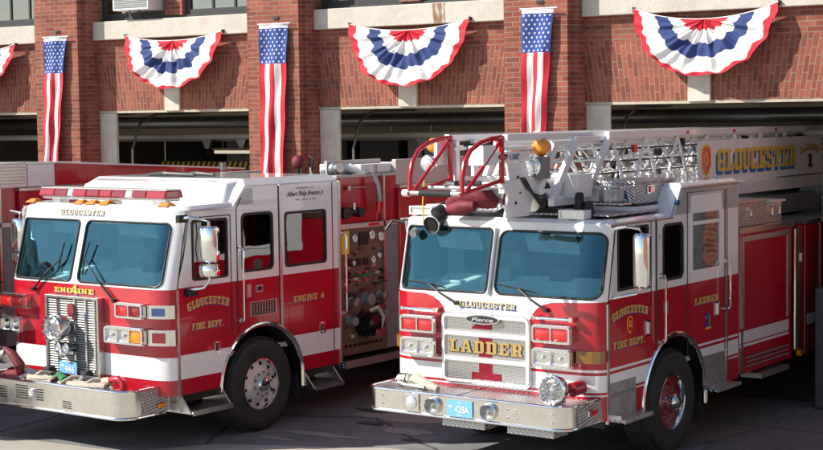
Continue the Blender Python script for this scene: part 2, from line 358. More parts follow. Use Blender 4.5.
def slab(mb,s,f,u0,u1,v0,h,m,sh=None,off=(.15,-.15),arc=0,base=.002,d=.003):
    """write s from u0 to u1 with its foot at v0; f(u,v,e) maps to 3D at e metres off the surface"""
    adv=[(7 if c!=' ' else 4) if c not in '.I1' else 5 for c in s]; tot=sum(adv)-.8; k=(u1-u0)/tot; uc=(u0+u1)/2; x=0
    for c,a in zip(s,adv):
        if c!=' ':
            o,hs=G[c]; ox=-.5 if c in '.I1' else 0
            xm=u0+(x+3+ox)*k; q=(xm-uc)/((u1-u0)/2); dv=-arc*q*q; sl=-2*arc*q/((u1-u0)/2)
            def mk(e,dx=0,dy=0):
                def ff(u,v):
                    lu=(u-3)*k; lv=v*h/8; return f(xm+lu-lv*sl*.8+dx,v0+dv+lv+lu*sl+dy,e)
                return ff
            if sh: mb.plate(o,hs,mk(base+d,off[0]*h,off[1]*h),mk(base-.001,off[0]*h,off[1]*h),sh)
            b2=base+(d+.001 if sh else 0)
            mb.plate(o,hs,mk(b2+d),mk(b2-.0005),m)
        x+=a
def font(mb,s,f,uc,v0,h,m,shear=0,width=None,e=.003):
    cu=bpy.data.curves.new('t','FONT'); cu.body=s; cu.size=1; cu.align_x='CENTER'; cu.shear=shear; cu.offset=.012
    ob=bpy.data.objects.new('t',cu); me=ob.to_mesh(); 
    if len(me.vertices):
        xs=[v.co.x for v in me.vertices]; kx=h*1.35 if not width else width/(max(xs)-min(xs))
        mb.add([f(uc+v.co.x*kx,v0+v.co.y*h*1.35,e) for v in me.vertices],[tuple(p.vertices) for p in me.polygons],m)
    ob.to_mesh_clear(); bpy.data.objects.remove(ob); bpy.data.curves.remove(cu)
# ---------------------------------------------------------------- ground
def sheet(name,poly,z,m):
    mb=MB(); mb.add([(x,y,z) for x,y in poly],[tuple(range(len(poly)))],m); return tag(mb.obj(name),None,None,kind='structure')
sheet('ground',[(-400,-400),(400,-400),(400,400),(-400,400)],-.02,'concrete')
# apron in front of the doors: dark asphalt patched with concrete slabs, truck shade put into its tone
EDGE=[(-14,-6.35),(6.9,-6.25),(7.5,-5.45),(8.9,-4.95),(9.3,-4.75),(30,-4.6)]  # pale and dark ground split along the trucks' shadow edge, painting sun and shade
sheet('shaded_apron',EDGE+[(30,-.02),(-14,-.02)],-.012,'asphalt')
sheet('sunlit_pavement',[(-14,-30),(30,-30)]+EDGE[::-1],-.012,'concrete')
sheet('concrete_slab',[(11.2,-3.4),(12.2,-3.25),(12.45,-2.0),(12.6,-.05),(11.0,-.05)],-.006,'slab')
sheet('concrete_slab',[(12.32,-4.2),(17,-4.2),(17,-.05),(12.72,-.05),(12.55,-1.6),(12.3,-2.8)],-.006,'slab')

rg=random.Random(11)
def blob(cx,cy,rx,ry,z,m,name):
    mb=MB(); n=22; mb.add([(cx+rx*(1+rg.uniform(-.25,.25))*math.cos(2*PI*i/n),cy+ry*(1+rg.uniform(-.25,.25))*math.sin(2*PI*i/n),z) for i in range(n)],[tuple(range(n))],m); tag(mb.obj(name),None,None,kind='structure')
mat('oil',(.10,.096,.09),.5,var=.4,vs=20); mat('patch',(.36,.34,.31),.9,var=.35,vs=30,bump=.3,bs=90)
for c in((9.0,-3.9,.34,.16),(8.2,-4.5,.5,.10),(8.6,-3.2,.7,.25),(7.9,-4.9,.25,.07),(9.6,-3.3,.3,.2)): blob(*c,-.0075,'patch','road')
for c in((8.4,-3.7,.16,.1),(9.3,-4.3,.1,.06),(8.0,-3.0,.22,.12),(13.2,-3.0,.2,.12)): blob(*c,-.0035,'oil','road')
# ---------------------------------------------------------------- the fire station
P=4.26; K0,K1=-1,4
def W(u,v,e=0): return (u,-e,v)
st=thing('fire_station','red brick fire station with pilasters, flat arched vehicle doors and pale stone bands','building')
def lines(x0,x1): return [c*.5 for c in range(int(x0*2),int(x1*2)+1)]
for k in range(K0,K1):
    x0=k*P+.92+(.1 if k==3 else 0); x1=(k+1)*P-.16+(.1 if k==2 else 0); xc=(x0+x1)/2-.05; xj=x0+.34; xr=x1-.05
    brick('brick_fan_%d'%k,xc)
    mb=MB(); mb.box(x0,x1,0,.35,3.715,4.50,'brick_fan_%d'%k); mb.box(x0,x1,0,.35,4.50,4.83,'brick'); mb.obj('wall',st)
    mb=MB(); mb.box(x0,x1,-.10,.32,4.83,5.12,'stone'); mb.obj('stone_band',st,bevel=.012)
    mb=MB(); mb.box(x0-.0,x1,.10,.40,5.12,5.17,'steelframe'); mb.obj('sill',st)
    mb=MB(); mb.box(xc-.15,xc+.15,-.045,.06,3.70,4.50,'jambwhite'); mb.obj('keystone',st,bevel=.008)
    mb=MB(); mb.box(x0+.002,xj,.015,.075,0,3.675,'jambwhite'); mb.obj('jamb',st,bevel=.01)
    mb=MB(); mb.box(xr,x1-.002,.015,.075,0,3.675,'jambwhite'); mb.obj('jamb',st,bevel=.01)
    mb=MB(); mb.box(x0,x1,.004,.33,3.677,3.713,'cream'); mb.obj('lintel',st)
    # window piers, two steel windows per bay
    wx=[(x0,x0+1.36),(x0+1.70,x1)]
    mb=MB(); mb.box(x0+1.36,x0+1.70,.06,.35,5.17,7.1,'brick'); mb.box(x0,x1,0,.35,7.1,8.4,'brick'); mb.obj('wall',st)
    for a,b in wx:
        fr=MB(); fr.plate([(a,5.17),(b,5.17),(b,7.1),(a,7.1)],[[(a+.10,5.25),(a+.10,7.0),(b-.10,7.0),(b-.10,5.25)]],lambda u,v:W(u,v,-.14),lambda u,v:W(u,v,-.22),'steelframe')
        n=3
        for i in range(1,n): xx=a+.1+(b-a-.2)*i/n; fr.box(xx-.016,xx+.016,.15,.20,5.25,7.0,'steelframe')
        for z in(5.85,6.45): fr.box(a+.1,b-.1,.152,.198,z-.016,z+.016,'steelframe')
        f=fr.obj('window',st)
        mb=MB(); mb.box(a+.1,b-.1,.17,.176,5.25,7.0,'houseglass'); mb.obj('pane',f)
        mb=MB()
        for i in range(34): mb.box(a+.12,b-.12,.25,.265,5.3+i*.05,5.335+i*.05,'blind')
        mb.obj('blind',f)
for k in range(K0,K1+1):
    x=k*P+(.10 if k==3 else 0)
    mb=MB(); mb.box(x-.08,x+.84,-.36,.35,0,8.4,'brick'); mb.obj('pilaster',st)
    mb=MB(); mb.box(x-.16,x-.08,-.23,.35,0,8.4,'brick'); mb.box(x+.84,x+.92,-.23,.35,0,8.4,'brick'); mb.obj('pilaster_step',st)
    mb=MB(); mb.box(x-.22,x+.98,-.50,.34,0,1.45,'stonegrey'); mb.obj('pier_base',st,bevel=.03)
mb=MB(); mb.box(K0*P-.2,K1*P+1.0,-.45,.6,8.4,8.75,'stone'); mb.obj('cornice',st,bevel=.02)
# garage hall behind the doors
X0,X1=K0*P+.3,K1*P+.6; YB=10
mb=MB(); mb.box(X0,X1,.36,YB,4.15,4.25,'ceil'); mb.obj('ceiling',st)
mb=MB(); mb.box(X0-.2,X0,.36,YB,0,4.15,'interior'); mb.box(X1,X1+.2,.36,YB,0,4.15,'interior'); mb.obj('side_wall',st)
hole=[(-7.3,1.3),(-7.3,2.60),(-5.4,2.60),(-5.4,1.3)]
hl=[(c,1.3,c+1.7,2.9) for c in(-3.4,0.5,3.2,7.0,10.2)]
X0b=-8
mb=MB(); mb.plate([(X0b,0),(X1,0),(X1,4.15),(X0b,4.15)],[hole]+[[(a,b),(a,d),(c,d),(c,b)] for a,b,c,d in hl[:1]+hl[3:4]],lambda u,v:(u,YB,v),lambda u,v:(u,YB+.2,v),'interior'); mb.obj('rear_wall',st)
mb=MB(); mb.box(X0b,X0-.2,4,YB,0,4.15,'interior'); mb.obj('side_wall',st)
for a,b,c,d in [(-7.3,1.3,-5.4,2.60)]+hl[:1]+hl[3:4]:
    mb=MB()
    for i in range(1,4): mb.box(a+(c-a)*i/4-.02,a+(c-a)*i/4+.02,YB+.05,YB+.1,b,d,'steelframe')
    for i in range(1,4): mb.box(a,c,YB+.052,YB+.098,b+(d-b)*i/4-.02,b+(d-b)*i/4+.02,'steelframe')
    f=mb.obj('window',st); mb=MB(); mb.box(a,c,YB+.07,YB+.076,b,d,'sideglass'); mb.obj('pane',f)
mb=MB(); mb.add([(X0b,.02,-.004),(X1,.02,-.004),(X1,YB,-.004),(X0b,YB,-.004)],[(0,1,2,3)],'interior'); tag(mb.obj('garage_floor'),None,None,kind='structure')
for y,z0,z1 in((2.2,3.62,3.86),(4.0,3.30,3.46),(6.5,3.45,3.7)):
    mb=MB(); mb.box(X0,X1,y,y+.18,z0,z1,'beam'); mb.obj('ceiling_beam',st,bevel=.01)
rp=random.Random(3)
for i in range(7):
    y=1.6+i*.95; z=rp.uniform(3.05,4.0); mb=MB(); mb.cyl((X0,y,z),(X1,y,z+rp.uniform(-.05,.05)),rp.choice([.03,.05,.09]),rp.choice(['pipe','beam','tan']),n=12); mb.obj('ceiling_pipe',st,smooth=True)
for i in range(18):
    x=X0+1+i*1.15; z=rp.uniform(2.7,3.5); mb=MB(); mb.box(x,x+rp.uniform(.4,1),8.2,8.9,0,z,rp.choice(['beam','pipe','tan','grey_paint'])); mb.obj('locker',st,bevel=.02)
for k in range(K0,K1):
    a=k*P+1.2; b=(k+1)*P-.25
    for x in(a+.03,b-.03):
        mb=MB(); mb.tube([(x,.42,.3),(x,.42,3.1),(x,.62,3.5),(x,1.0,3.66),(x,3.4,3.68)],.022,'steel',8); mb.obj('door_track',st)
    # sectional door rolled up under the ceiling
    for i in range(4):
        mb=MB(); mb.box(a+.08,b-.08,.95+i*.62,1.55+i*.62,3.70,3.745,'tan'); mb.box(a+.2,b-.2,1.0+i*.62,1.5+i*.62,3.685,3.70,'beam'); mb.obj('door_panel',st,bevel=.004)
lab={-1:'long tube lamp under the ceiling of the leftmost bay',0:'long bright tube lamp in the bay left of the first full flag bay',1:'bright tube lamp in the dark bay behind the red ladder tip',2:'tube lamp deep in the bay over the ladder truck'}
for k,(x0,x1,z,y) in {0:(.05,2.2,2.96,4.0),1:(3.7,4.9,3.23,4.0),2:(4.55,6.6,3.04,4.15)}.items():
    t=thing('tube_lamp',['bright tube lamp hanging above the yellow and black striped bar','upper short tube lamp seen in the dark bay behind the engine roof','lower tube lamp seen in the dark bay beside the red ladder guard'][k],'lamp',(0,0,0),0,'tube lamps hanging in the garage')
    mb=MB(); mb.box(x0,x1,y-.05,y+.05,z+.03,z+.07,'beam'); mb.obj('housing',t); mb=MB(); mb.cyl((x0+.02,y,z),(x1-.02,y,z),.028,'lamp'); mb.obj('tube',t)
    mb=MB()
    for x in(x0+.2,x1-.2): mb.cyl((x,y,z+.07),(x,y,4.15),.008,'steel',n=6)
    mb.obj('hanger',t)
for i,(x,y,z,l) in enumerate([(-.25,4.2,3.0,'left hose bracket of two hanging in the open bay of the left truck'),(.55,4.2,3.0,'right hose bracket of two hanging before the bright tube lamp'),(4.3,4.4,3.0,'hose bracket hanging in the dark bay behind the engine roof')]):
    t=thing('hose_bracket',l,'bracket',(x,y,z),0,'funnel shaped hose brackets under the garage ceiling')
    mb=MB(); mb.box(-.16,.16,-.05,.05,.22,.27,'pipe'); mb.hexa([(-.13,-.05,.22),(.13,-.05,.22),(.13,.05,.22),(-.13,.05,.22)],[(-.04,-.04,.02),(.04,-.04,.02),(.04,.04,.02),(-.04,.04,.02)],'pipe'); mb.obj('cone',t)
    mb=MB(); mb.cyl((0,0,.27),(0,0,4.15-z),.015,'steel',n=8); mb.cyl((0,0,-.12),(0,0,.02),.02,'black',n=8); mb.obj('rod',t)
t=thing('striped_bar','yellow and black striped bar hanging across the dark left bay','barrier')
mb=MB(); n=26; xa,xb=-1.75,1.5
mb.box(xa,xb,4.60,4.66,2.63,2.77,'black'); mb.obj('board',t); mb=MB()
for i in range(n):
    x=xa+(xb-xa)*i/n; ww=(xb-xa)/n
    mb.hexa([(x,4.592,2.635),(x+ww*.5,4.592,2.635),(x+ww*.95,4.592,2.765),(x+ww*.45,4.592,2.765)],[(x,4.599,2.635),(x+ww*.5,4.599,2.635),(x+ww*.95,4.599,2.765),(x+ww*.45,4.599,2.765)],'goldpaint')
mb.obj('stripe',t); mb=MB()
for x in(xa+.1,xb-.1): mb.cyl((x,4.63,2.77),(x,4.63,4.15),.012,'steel',n=8)
mb.obj('hanger',t)
def stain(n,c):
    m=mat(n,c,.9); t_=m.node_tree; N=t_.nodes; L=t_.links; tc=N.new('ShaderNodeTexCoord'); mp=N.new('ShaderNodeMapping'); mp.inputs['Scale'].default_value=(14,1,3); nz=N.new('ShaderNodeTexNoise'); nz.inputs['Scale'].default_value=1.5; nz.inputs['Detail'].default_value=5
    L.new(tc.outputs['Object'],mp.inputs[0]); L.new(mp.outputs[0],nz.inputs[0]); gr=N.new('ShaderNodeValToRGB'); gr.color_ramp.elements[0].position=.40; gr.color_ramp.elements[1].position=.60; gr.color_ramp.elements[0].color=(0,0,0,1); gr.color_ramp.elements[1].color=(.5,.5,.5,1)
    L.new(nz.outputs[0],gr.inputs[0]); L.new(gr.outputs[0],N['Principled BSDF'].inputs['Alpha'])
stain('rust',(.34,.18,.08))
mb=MB(); mb.box(7.17,7.38,-.1035,-.1015,4.835,5.11,'rust'); mb.obj('rust_stain',st)
t=thing('brick_building','brick building beyond the right edge, reflected in the ladder truck side windows','building')
mb=MB(); bx=27.0; rows=[(1.0,2.8),(4.6,6.4)]; cols=[(-22+i*3.2,-20.6+i*3.2) for i in range(7)]
mb.plate([(-26,0),(-1,0),(-1,8.2),(-26,8.2)],[[(a,c),(a,d),(b_,d),(b_,c)] for a,b_ in cols for c,d in rows],lambda u,v:(bx,u,v),lambda u,v:(bx+.35,u,v),'brick'); mb.obj('wall',t)
mb=MB(); mb.box(bx+.36,bx+8,-26,-1,0,8.2,'steelframe'); mb.obj('core',t)
mb=MB(); mb.box(bx-.15,bx+.5,-26.1,-.9,8.2,8.5,'stone'); mb.obj('cornice',t)
for a,b_ in cols:
    for c,d in rows:
        mb=MB(); mb.plate([(a,c),(b_,c),(b_,d),(a,d)],[[(a+.08,c+.08),(a+.08,d-.08),(b_-.08,d-.08),(b_-.08,c+.08)]],lambda u,v:(bx+.10,u,v),lambda u,v:(bx+.18,u,v),'white_matt'); mb.box(bx+.11,bx+.17,a+.08,b_-.08,(c+d)/2-.03,(c+d)/2+.03,'white_matt'); f_=mb.obj('window',t); mb=MB(); mb.box(bx+.14,bx+.146,a+.08,b_-.08,c+.08,d-.08,'houseglass'); mb.obj('pane',f_)
# air conditioner on the sill of the bay left of the middle flag
t=thing('air_conditioner','grey window air conditioner sticking out above the stone band at upper left','air conditioner',(1.84,.14,5.26))
mb=MB(); mb.box(-.36,.36,-.38,.1,0,.44,'white_matt'); mb.obj('casing',t,bevel=.012)
mb=MB()
for i in range(13): mb.box(-.33,.33,-.388,-.382,.04+i*.03,.055+i*.03,'grey_paint')
mb.obj('louvre',t); mb=MB(); mb.tube([(-.1,-.30,0),(-.1,-.16,-.13),(-.1,.0,-.15)],.012,'steelframe',6); mb.tube([(.1,-.30,0),(.1,-.16,-.13),(.1,.0,-.15)],.012,'steelframe',6); mb.obj('bracket',t)
# ---------------------------------------------------------------- bunting and flags
def bunting(cx,zt,hw,dp,sg,label,rz=0):
    t=thing('bunting',label,'bunting',(cx,-.115,zt),rz,'half round bunting along the stone band')
    cols=['flagred','flagwhite','navy','flagwhite','flagred']; HB=[0,.31,.47,.66,.88,1]; VB=[0,.19,.43,.68,.955,1]; N=170; ph=random.uniform(0,6)
    def pt(r,a):
        u=-math.cos(a); s=math.sin(a); X=r*u; sag=-.085*(1-X*X)*sg
        fade=.25+.75*s
        wv=math.cos(a*15+ph+math.sin(a*3+ph)*1.5)*.5+math.cos(a*31+ph*2+r*4)*.3+math.cos(a*6.3+ph*1.7)*.7+.25*math.sin(r*14+a*9+ph)
        y=-.02-.16*s*r**.8*(1+.15*math.sin(3*a+ph))-.05*wv*(r*(1.3-r)*2.2+.12)*fade
        k=1+.014*math.cos(a*17+ph)*(r>.8)
        ex=abs(u)**.86*(1 if u>0 else -1)
        return (hw*r*ex*k,y,-dp*s**1.08*r*k+sag+.03*abs(X)**3*sg)
    mb=MB()
    for i,m in enumerate(cols):
        K=5
        for q in range(K):
            vs=[];fs=[]
            for j in range(N+1):
                a=PI*j/N; w_=math.sin(a)**1.5; j0=.022*math.sin(a*15+ph)+.012*math.sin(a*33); lo=HB[i]*(1-w_)+VB[i]*w_+(j0 if 0<i<5 else 0); hi=HB[i+1]*(1-w_)+VB[i+1]*w_+(j0 if i<4 else 0)
                vs+=[pt(lo+(hi-lo)*q/K,a),pt(lo+(hi-lo)*(q+1)/K,a)]
            for j in range(N): fs.append((2*j,2*j+1,2*j+3,2*j+2))
            mb.add(vs,fs,m)
    mb.obj('cloth',t,smooth=True,weld=True,solid=.004)
    mb=MB(); mb.tube([(hw*x/20,-.016,-.085*(1-(x/20)**2)*sg+.03*abs(x/20)**3*sg+.004) for x in range(-20,21)],.007,'flagwhite',6)
    mb.obj('hem',t)
    mb=MB()
    for x in(-hw,hw): mb.cyl((x,-.03,.03*sg+.01),(x,.02,.03*sg+.01),.012,'steelframe',n=8); mb.box(x-.02,x+.02,.0,.014,.0,.05,'steelframe')
    mb.obj('hook',t)
bunting(-1.70,4.80,.95,.72,1,'red white and blue bunting cut off by the left edge of the photo')
bunting(2.58,4.85,.96,.73,1,'bunting between the leftmost and middle flags, below the grey air conditioner')
bunting(6.80,4.85,.98,.77,1.1,'red white and blue bunting between the middle flag and the right flag')
bunting(11.14,4.85,.955,.70,1.5,'rightmost red white and blue bunting, above the ladder truck')
def flag(x0,x1,xb0,xb1,zt,zb,label,nst,bl):
    y0=-.43; t=thing('flag',label,'flag',((x0+x1)/2,y0,zt),0,'long vertical flags on the brick pilasters')
    c=(x0+x1)/2; H=zt-zb; hz=.56; ph=random.uniform(0,6)
    def pt(u,v,e=0):   # u 0..1 across, v 0..1 down
        xl=x0+(xb0-x0)*v**.8; xr=x1+(xb1-x1)*v**.8
        y=-.03*v-(.012+.022*v)*math.sin(u*9+ph+v*3)-.012*math.sin(u*17+v*8+ph)*v-.01*math.sin(v*22+u*4)
        return (xl+(xr-xl)*u-c,y-e,-H*v)
    mb=MB(); NU,NV=30,70; vc=hz/H
    def patch(u0,u1,v0,v1,m,nu,nv):
        vs=[pt(u0+(u1-u0)*i/nu,v0+(v1-v0)*j/nv) for j in range(nv+1) for i in range(nu+1)]
        mb.add(vs,[(j*(nu+1)+i,j*(nu+1)+i+1,(j+1)*(nu+1)+i+1,(j+1)*(nu+1)+i) for j in range(nv) for i in range(nu)],m)
    patch(0,1,0,.022,'flagwhite',20,2); patch(0,1,.022,vc,bl,20,20)
    for i in range(nst): patch(i/nst,(i+1)/nst,vc,1,'flagred' if i%2==0 else 'flagwhite',max(3,20//nst),70)
    mb.obj('cloth',t,smooth=True,weld=True,solid=.003)
    mb=MB()
    for r in range(9):
        for q in range(6 if r%2==0 else 5):
            u=(q+.5+(0 if r%2==0 else .5))/6; v=.022+(vc-.022)*(r+.5)/9; vs=[]
            for i in range(10):
                a=PI/2+i*PI/5; rd=.021 if i%2==0 else .0085
                vs.append(pt(u+rd*math.cos(a)/(x1-x0),v-rd*math.sin(a)/H,.006))
            mb.add(vs,[tuple(range(10))],'flagwhite')
    mb.obj('star',t)
    mb=MB(); mb.cyl((x0-c-.03,0,.012),(x1-c+.05,0,.012),.011,'white'); mb.tube([(.0,0,.012),(.02,.02,.06),(.0,.06,.10),(0,.09,.10)],.008,'steelframe',6)
    mb.box(-.05,.05,.055,.075,.08,.12,'steelframe'); mb.obj('rod',t)
flag(.19,.66,.10,.45,4.88,2.55,'leftmost long striped flag, narrowing towards its foot, on the brick pilaster',5,'flagblue')
flag(4.46,4.95,4.43,4.86,4.91,2.55,'middle long striped flag on the brick pilaster above the white cab roof',5,'flagblue')
flag(8.74,9.20,8.73,9.02,4.93,2.6,'right long striped flag on the brick pilaster behind the ladder',5,'flagblue')
# ---------------------------------------------------------------- trucks: shared builders (x to the driver's side, y to the rear, z up)
def strat(mb,f,z0,z1,y0,y1,m,arch=None,n=14):
    """one band of a side panel with the wheel opening cut out"""
    if not arch or z0>=arch[1]+arch[2]-.001: mb.surf([(y0,z0),(y1,z0),(y1,z1),(y0,z1)],[],f,m); return
    yc,zc,r=arch; h=lambda z: math.sqrt(max(0,r*r-max(0,z-zc)**2))
    zt=min(z1,zc+r)
    zs=[z0+(zt-z0)*i/n for i in range(n+1)]
    L=[(y0,z0)]+[(yc-h(z),z) for z in zs]; Rr=[(yc+h(z),z) for z in reversed(zs)]+[(y1,z0)]
    if z1>zc+r+1e-4: mb.surf(L+Rr[1:]+[(y1,z1),(y0,z1)],[],f,m)
    else: mb.surf(L+[(y0,z1)],[],f,m); mb.surf([(y1,z0),(y1,z1)]+Rr[:-1],[],f,m)
def wheel(T,x,y,Rw,side,kind):
    t=MB(); w=.30; s=side
    prof=[(.29,.0),(.31,.018),(.33,.024),(.335,.02),(.345,.026),(.38,.032),(.385,.028),(.395,.034),(Rw-.09,.034),(Rw-.085,.028),(Rw-.07,.030),(Rw-.03,.015),(Rw-.012,-.02),(Rw,-.05),(Rw,-w+.05),(Rw-.02,-w),(.3,-w)]
    t.lathe((x,y,Rw),(s,0,0),prof,'rubber',64)
    for k in range(46):
        a=2*PI*k/46; ca,sa=math.cos(a),math.sin(a)
        for h0,h1 in((-.055,-.02),(-.13,-.075),(-.20,-.15),(-.275,-.22)):
            c=Vector((x+s*(h0+h1)/2,y+ca*(Rw+.004),Rw+sa*(Rw+.004))); tv=Vector((0,-sa,ca))*.026; nv=Vector((0,ca,sa))*.008; xv=Vector((s*abs(h1-h0)/2,0,0))
            t.hexa([c-tv-xv-nv,c+tv-xv-nv,c+tv+xv-nv,c-tv+xv-nv],[c-tv-xv+nv*.6,c+tv-xv+nv*.6,c+tv+xv+nv*.6,c-tv+xv+nv*.6],'rubber')
    wh=t.obj('wheel',T,smooth=True)
    r=MB()
    rimm='louvre' if kind=='E' else 'rimred'
    r.lathe((x,y,Rw),(s,0,0),[(.297,.0),(.295,.018),(.285,.02),(.278,.004),(.27,-.03)],'chrome',48)
    r.lathe((x,y,Rw),(s,0,0),[(.272,-.03),(.255,-.035),(.215,-.02),(.17,.005),(.15,.012),(.11,.012),(.105,.03),(.0,.03)] if kind=='E' else [(.272,-.03),(.255,-.06),(.20,-.065),(.165,-.03),(.11,-.025),(.0,-.025)],rimm,48)
    o=r.obj('rim',wh,smooth=True)
    h=MB()
    for k in range(10):
        a=2*PI*k/10+.2; ca,sa=math.cos(a),math.sin(a)
        if kind=='E': h.cyl((x+s*-.034,y+ca*.235,Rw+sa*.235),(x+s*-.014,y+ca*.23,Rw+sa*.23),.021,'black',n=12)
        h.cyl((x+s*(.0 if kind=='E' else -.035),y+ca*.135,Rw+sa*.135),(x+s*(.04 if kind=='E' else .0),y+ca*.135,Rw+sa*.135),.016,'chrome',n=6)
    h.obj('lug_nut',wh)
    c=MB(); c.lathe((x,y,Rw),(s,0,0),[(.085,-.02),(.085,.05),(.07,.065),(.066,.085),(.03,.095),(0,.095)],'chrome',28); c.obj('hub_cap',wh,smooth=True)
def arch_trim(T,x,yc,zc,r,side,name='fender_trim',wid=.055):
    mb=MB(); pts=[]; z0=-.62 if side>0 else -.62
    A=[-math.pi*.0-.0]; 
    for i in range(25): a=PI*i/24; pts.append((a,))
    prof=[(0,-.005),(.012,.012),(.03,.02),(.048,.012),(wid,-.005),(wid,-.03),(0,-.03)]
    rings=[]
    for zz in(0,-.0): rings.append([(x+side*e,yc-(r+d),zc+zz) for d,e in prof])
    for i in range(25):
        a=PI-PI*i/24; rings.append([(x+side*e,yc+(r+d)*math.cos(a),zc+(r+d)*math.sin(a)) for d,e in prof])
    for zz in(-.05,-.12): rings.append([(x+side*e,yc+(r+d),zc+zz) for d,e in prof])
    rings=rings[1:]
    n=len(prof); vs=[q for g_ in rings for q in g_]; fs=[(i*n+k,i*n+(k+1)%n,(i+1)*n+(k+1)%n,(i+1)*n+k) for i in range(len(rings)-1) for k in range(n)]
    mb.add(vs,fs,'chrome'); mb.obj(name,T,smooth=True)
def well(T,x,yc,zc,r,depth=.5):
    mb=MB(); n=24; s=1 if x>0 else -1; vs=[]
    pr=[(yc-r,zc+.02)]+[(yc-r*math.cos(PI*i/n),zc+r*math.sin(PI*i/n)) for i in range(n+1)]+[(yc+r,zc+.02)]
    for y,z in pr: vs+=[(x-s*.02,y,z),(x-s*depth,y,z)]
    m=len(pr); mb.add(vs,[(2*i,2*i+1,2*i+3,2*i+2) for i in range(m-1)],'black'); mb.add([(x-s*depth,y,z) for y,z in pr],[tuple(range(m))],'black')
    mb.obj('wheel_well',T)
def window(T,hw,y0,y1,z0,z1,r,side,inner=True,name='side_window',trim='black',tw=.022,g='sideglass'):
    x=hw*side; f=lambda e:(lambda u,v:(x+side*e,u,v))
    o=rr(y0,y1,z0,z1,r); mb=MB(); mb.plate(scale_loop(o,.006),[scale_loop(o,-tw)[::-1]],f(.008),f(-.03),trim); w_=mb.obj(name,T)
    mb=MB(); mb.plate(scale_loop(o,-tw+.004),[],f(-.008),f(-.014),g); mb.obj('pane',w_)
    return w_
def seam(T,pts,m='black',r=.006,name='door_seam'):
    mb=MB(); mb.tube(pts,r,m,6); return mb.obj(name,T)
def handle(T,x,y,z0,z1,s=1,name='grab_rail',r=.014,out=.07):
    mb=MB(); mb.tube([(x,y,z0),(x+s*out*.8,y,z0),(x+s*out,y,z0+.03),(x+s*out,y,z1-.03),(x+s*out*.8,y,z1),(x,y,z1)],r,'chrome',8)
    for z in(z0,z1): mb.cyl((x,y,z),(x+s*.015,y,z),.028,'chrome',n=12)
    mb.obj(name,T,smooth=True)
def latch(T,x,y,z,s=1):
    mb=MB(); mb.plate(rr(y-.05,y+.05,z-.07,z+.07,.02),[],lambda u,v:(x+s*.01,u,v),lambda u,v:(x-s*.01,u,v),'chrome'); o=mb.obj('door_handle',T)
    mb=MB(); mb.box(x+s*.006,x+s*.012,y-.033,y+.033,z-.045,z+.045,'black') ; mb.box(min(x+s*.012,x+s*.03),max(x+s*.012,x+s*.03),y-.012,y+.012,z-.055,z+.055,'chrome'); mb.obj('paddle',o)
def tri_lamp(T,x0,x1,z0,z1,y,lens,n=2,depth=.12,name='warning_light',rad=.03,bez='chrome'):
    f=lambda yy:(lambda u,v:(u,yy,v)); o=rr(x0,x1,z0,z1,rad)
    mb=MB(); mb.plate(o,[],f(y-depth*.75),f(y),bez); 
    w=(x1-x0-.04)/n; holes=[]
    holes=[rr(x0+.02+w*i+.008,x0+.02+w*(i+1)-.008,z0+.028,z1-.028,.012,3) for i in range(n)]
    mb.plate(scale_loop(o,-.004),[h[::-1] for h in holes],f(y-depth),f(y-depth*.74),bez); t=mb.obj(name,T,bevel=.006)
    for i,h in enumerate(holes):
        L=lens[i] if isinstance(lens,(list,tuple)) else lens
        mb=MB(); cx=sum(p[0] for p in h)/len(h); cz=sum(p[1] for p in h)/len(h); vs=[]; fs=[]
        nx,nz=8,8; hx=max(p[0] for p in h)-cx; hz=max(p[1] for p in h)-cz
        for j in range(nz+1):
            for k in range(nx+1):
                u=-1+2*k/nx; v=-1+2*j/nz; bul=(1-u*u)*(1-v*v)*.02
                if L=='clearlens': bul=-.05*(1-min(1,u*u+v*v))+ .0
                vs.append((cx+u*hx*1.03,y-depth*.86-bul,cz+v*hz*1.03))
        for j in range(nz):
            for k in range(nx): a=j*(nx+1)+k; fs.append((a,a+1,a+nx+2,a+nx+1))
        mb.add(vs,fs,L)
        if L=='clearlens': mb.sph((cx,y-depth*.86+.0,cz),.022,'clearlens',10)
        else:
            for q in range(5): mb.box(cx-hx,cx+hx,y-depth*.86-.016,y-depth*.86+.01,cz-hz+2*hz*(q+.5)/5-.002,cz-hz+2*hz*(q+.5)/5+.002,L)
        mb.obj('lens',t,smooth=True)
    return t
def cabfront(hwl,hwr,rx,ry,rake):
    """surface of the cab's front: u across, z up, with rounded corners ending at the side seam"""
    def f(u,z,e=0):
        q=0
        if u>hwr-rx: q=(u-(hwr-rx))/rx
        elif u<-hwl+rx: q=(-hwl+rx-u)/rx
        q=min(1,max(0,q)); y=ry*(1-math.sqrt(max(0,1-q*q)))
        return (u+(e*q*1.0 if u>0 else -e*q),y+rake(z)-e*math.sqrt(max(0,1-q*q)),z)
    k=[math.sin(PI/2*i/8) for i in range(9)]
    return f,[hwr-rx+rx*a for a in k]+[-hwl+rx-rx*a for a in k]
def gasket(T,f,loop,r=.012,m='black',name='window_seal'):
    mb=MB(); P=[]
    for i in range(len(loop)):
        a,b=loop[i],loop[(i+1)%len(loop)]; n=max(1,int(math.dist(a,b)/.06))
        for j in range(n): P.append(f(a[0]+(b[0]-a[0])*j/n,a[1]+(b[1]-a[1])*j/n))
    mb.tube(P,r,m,8,closed=True); return mb.obj(name,T,smooth=True)
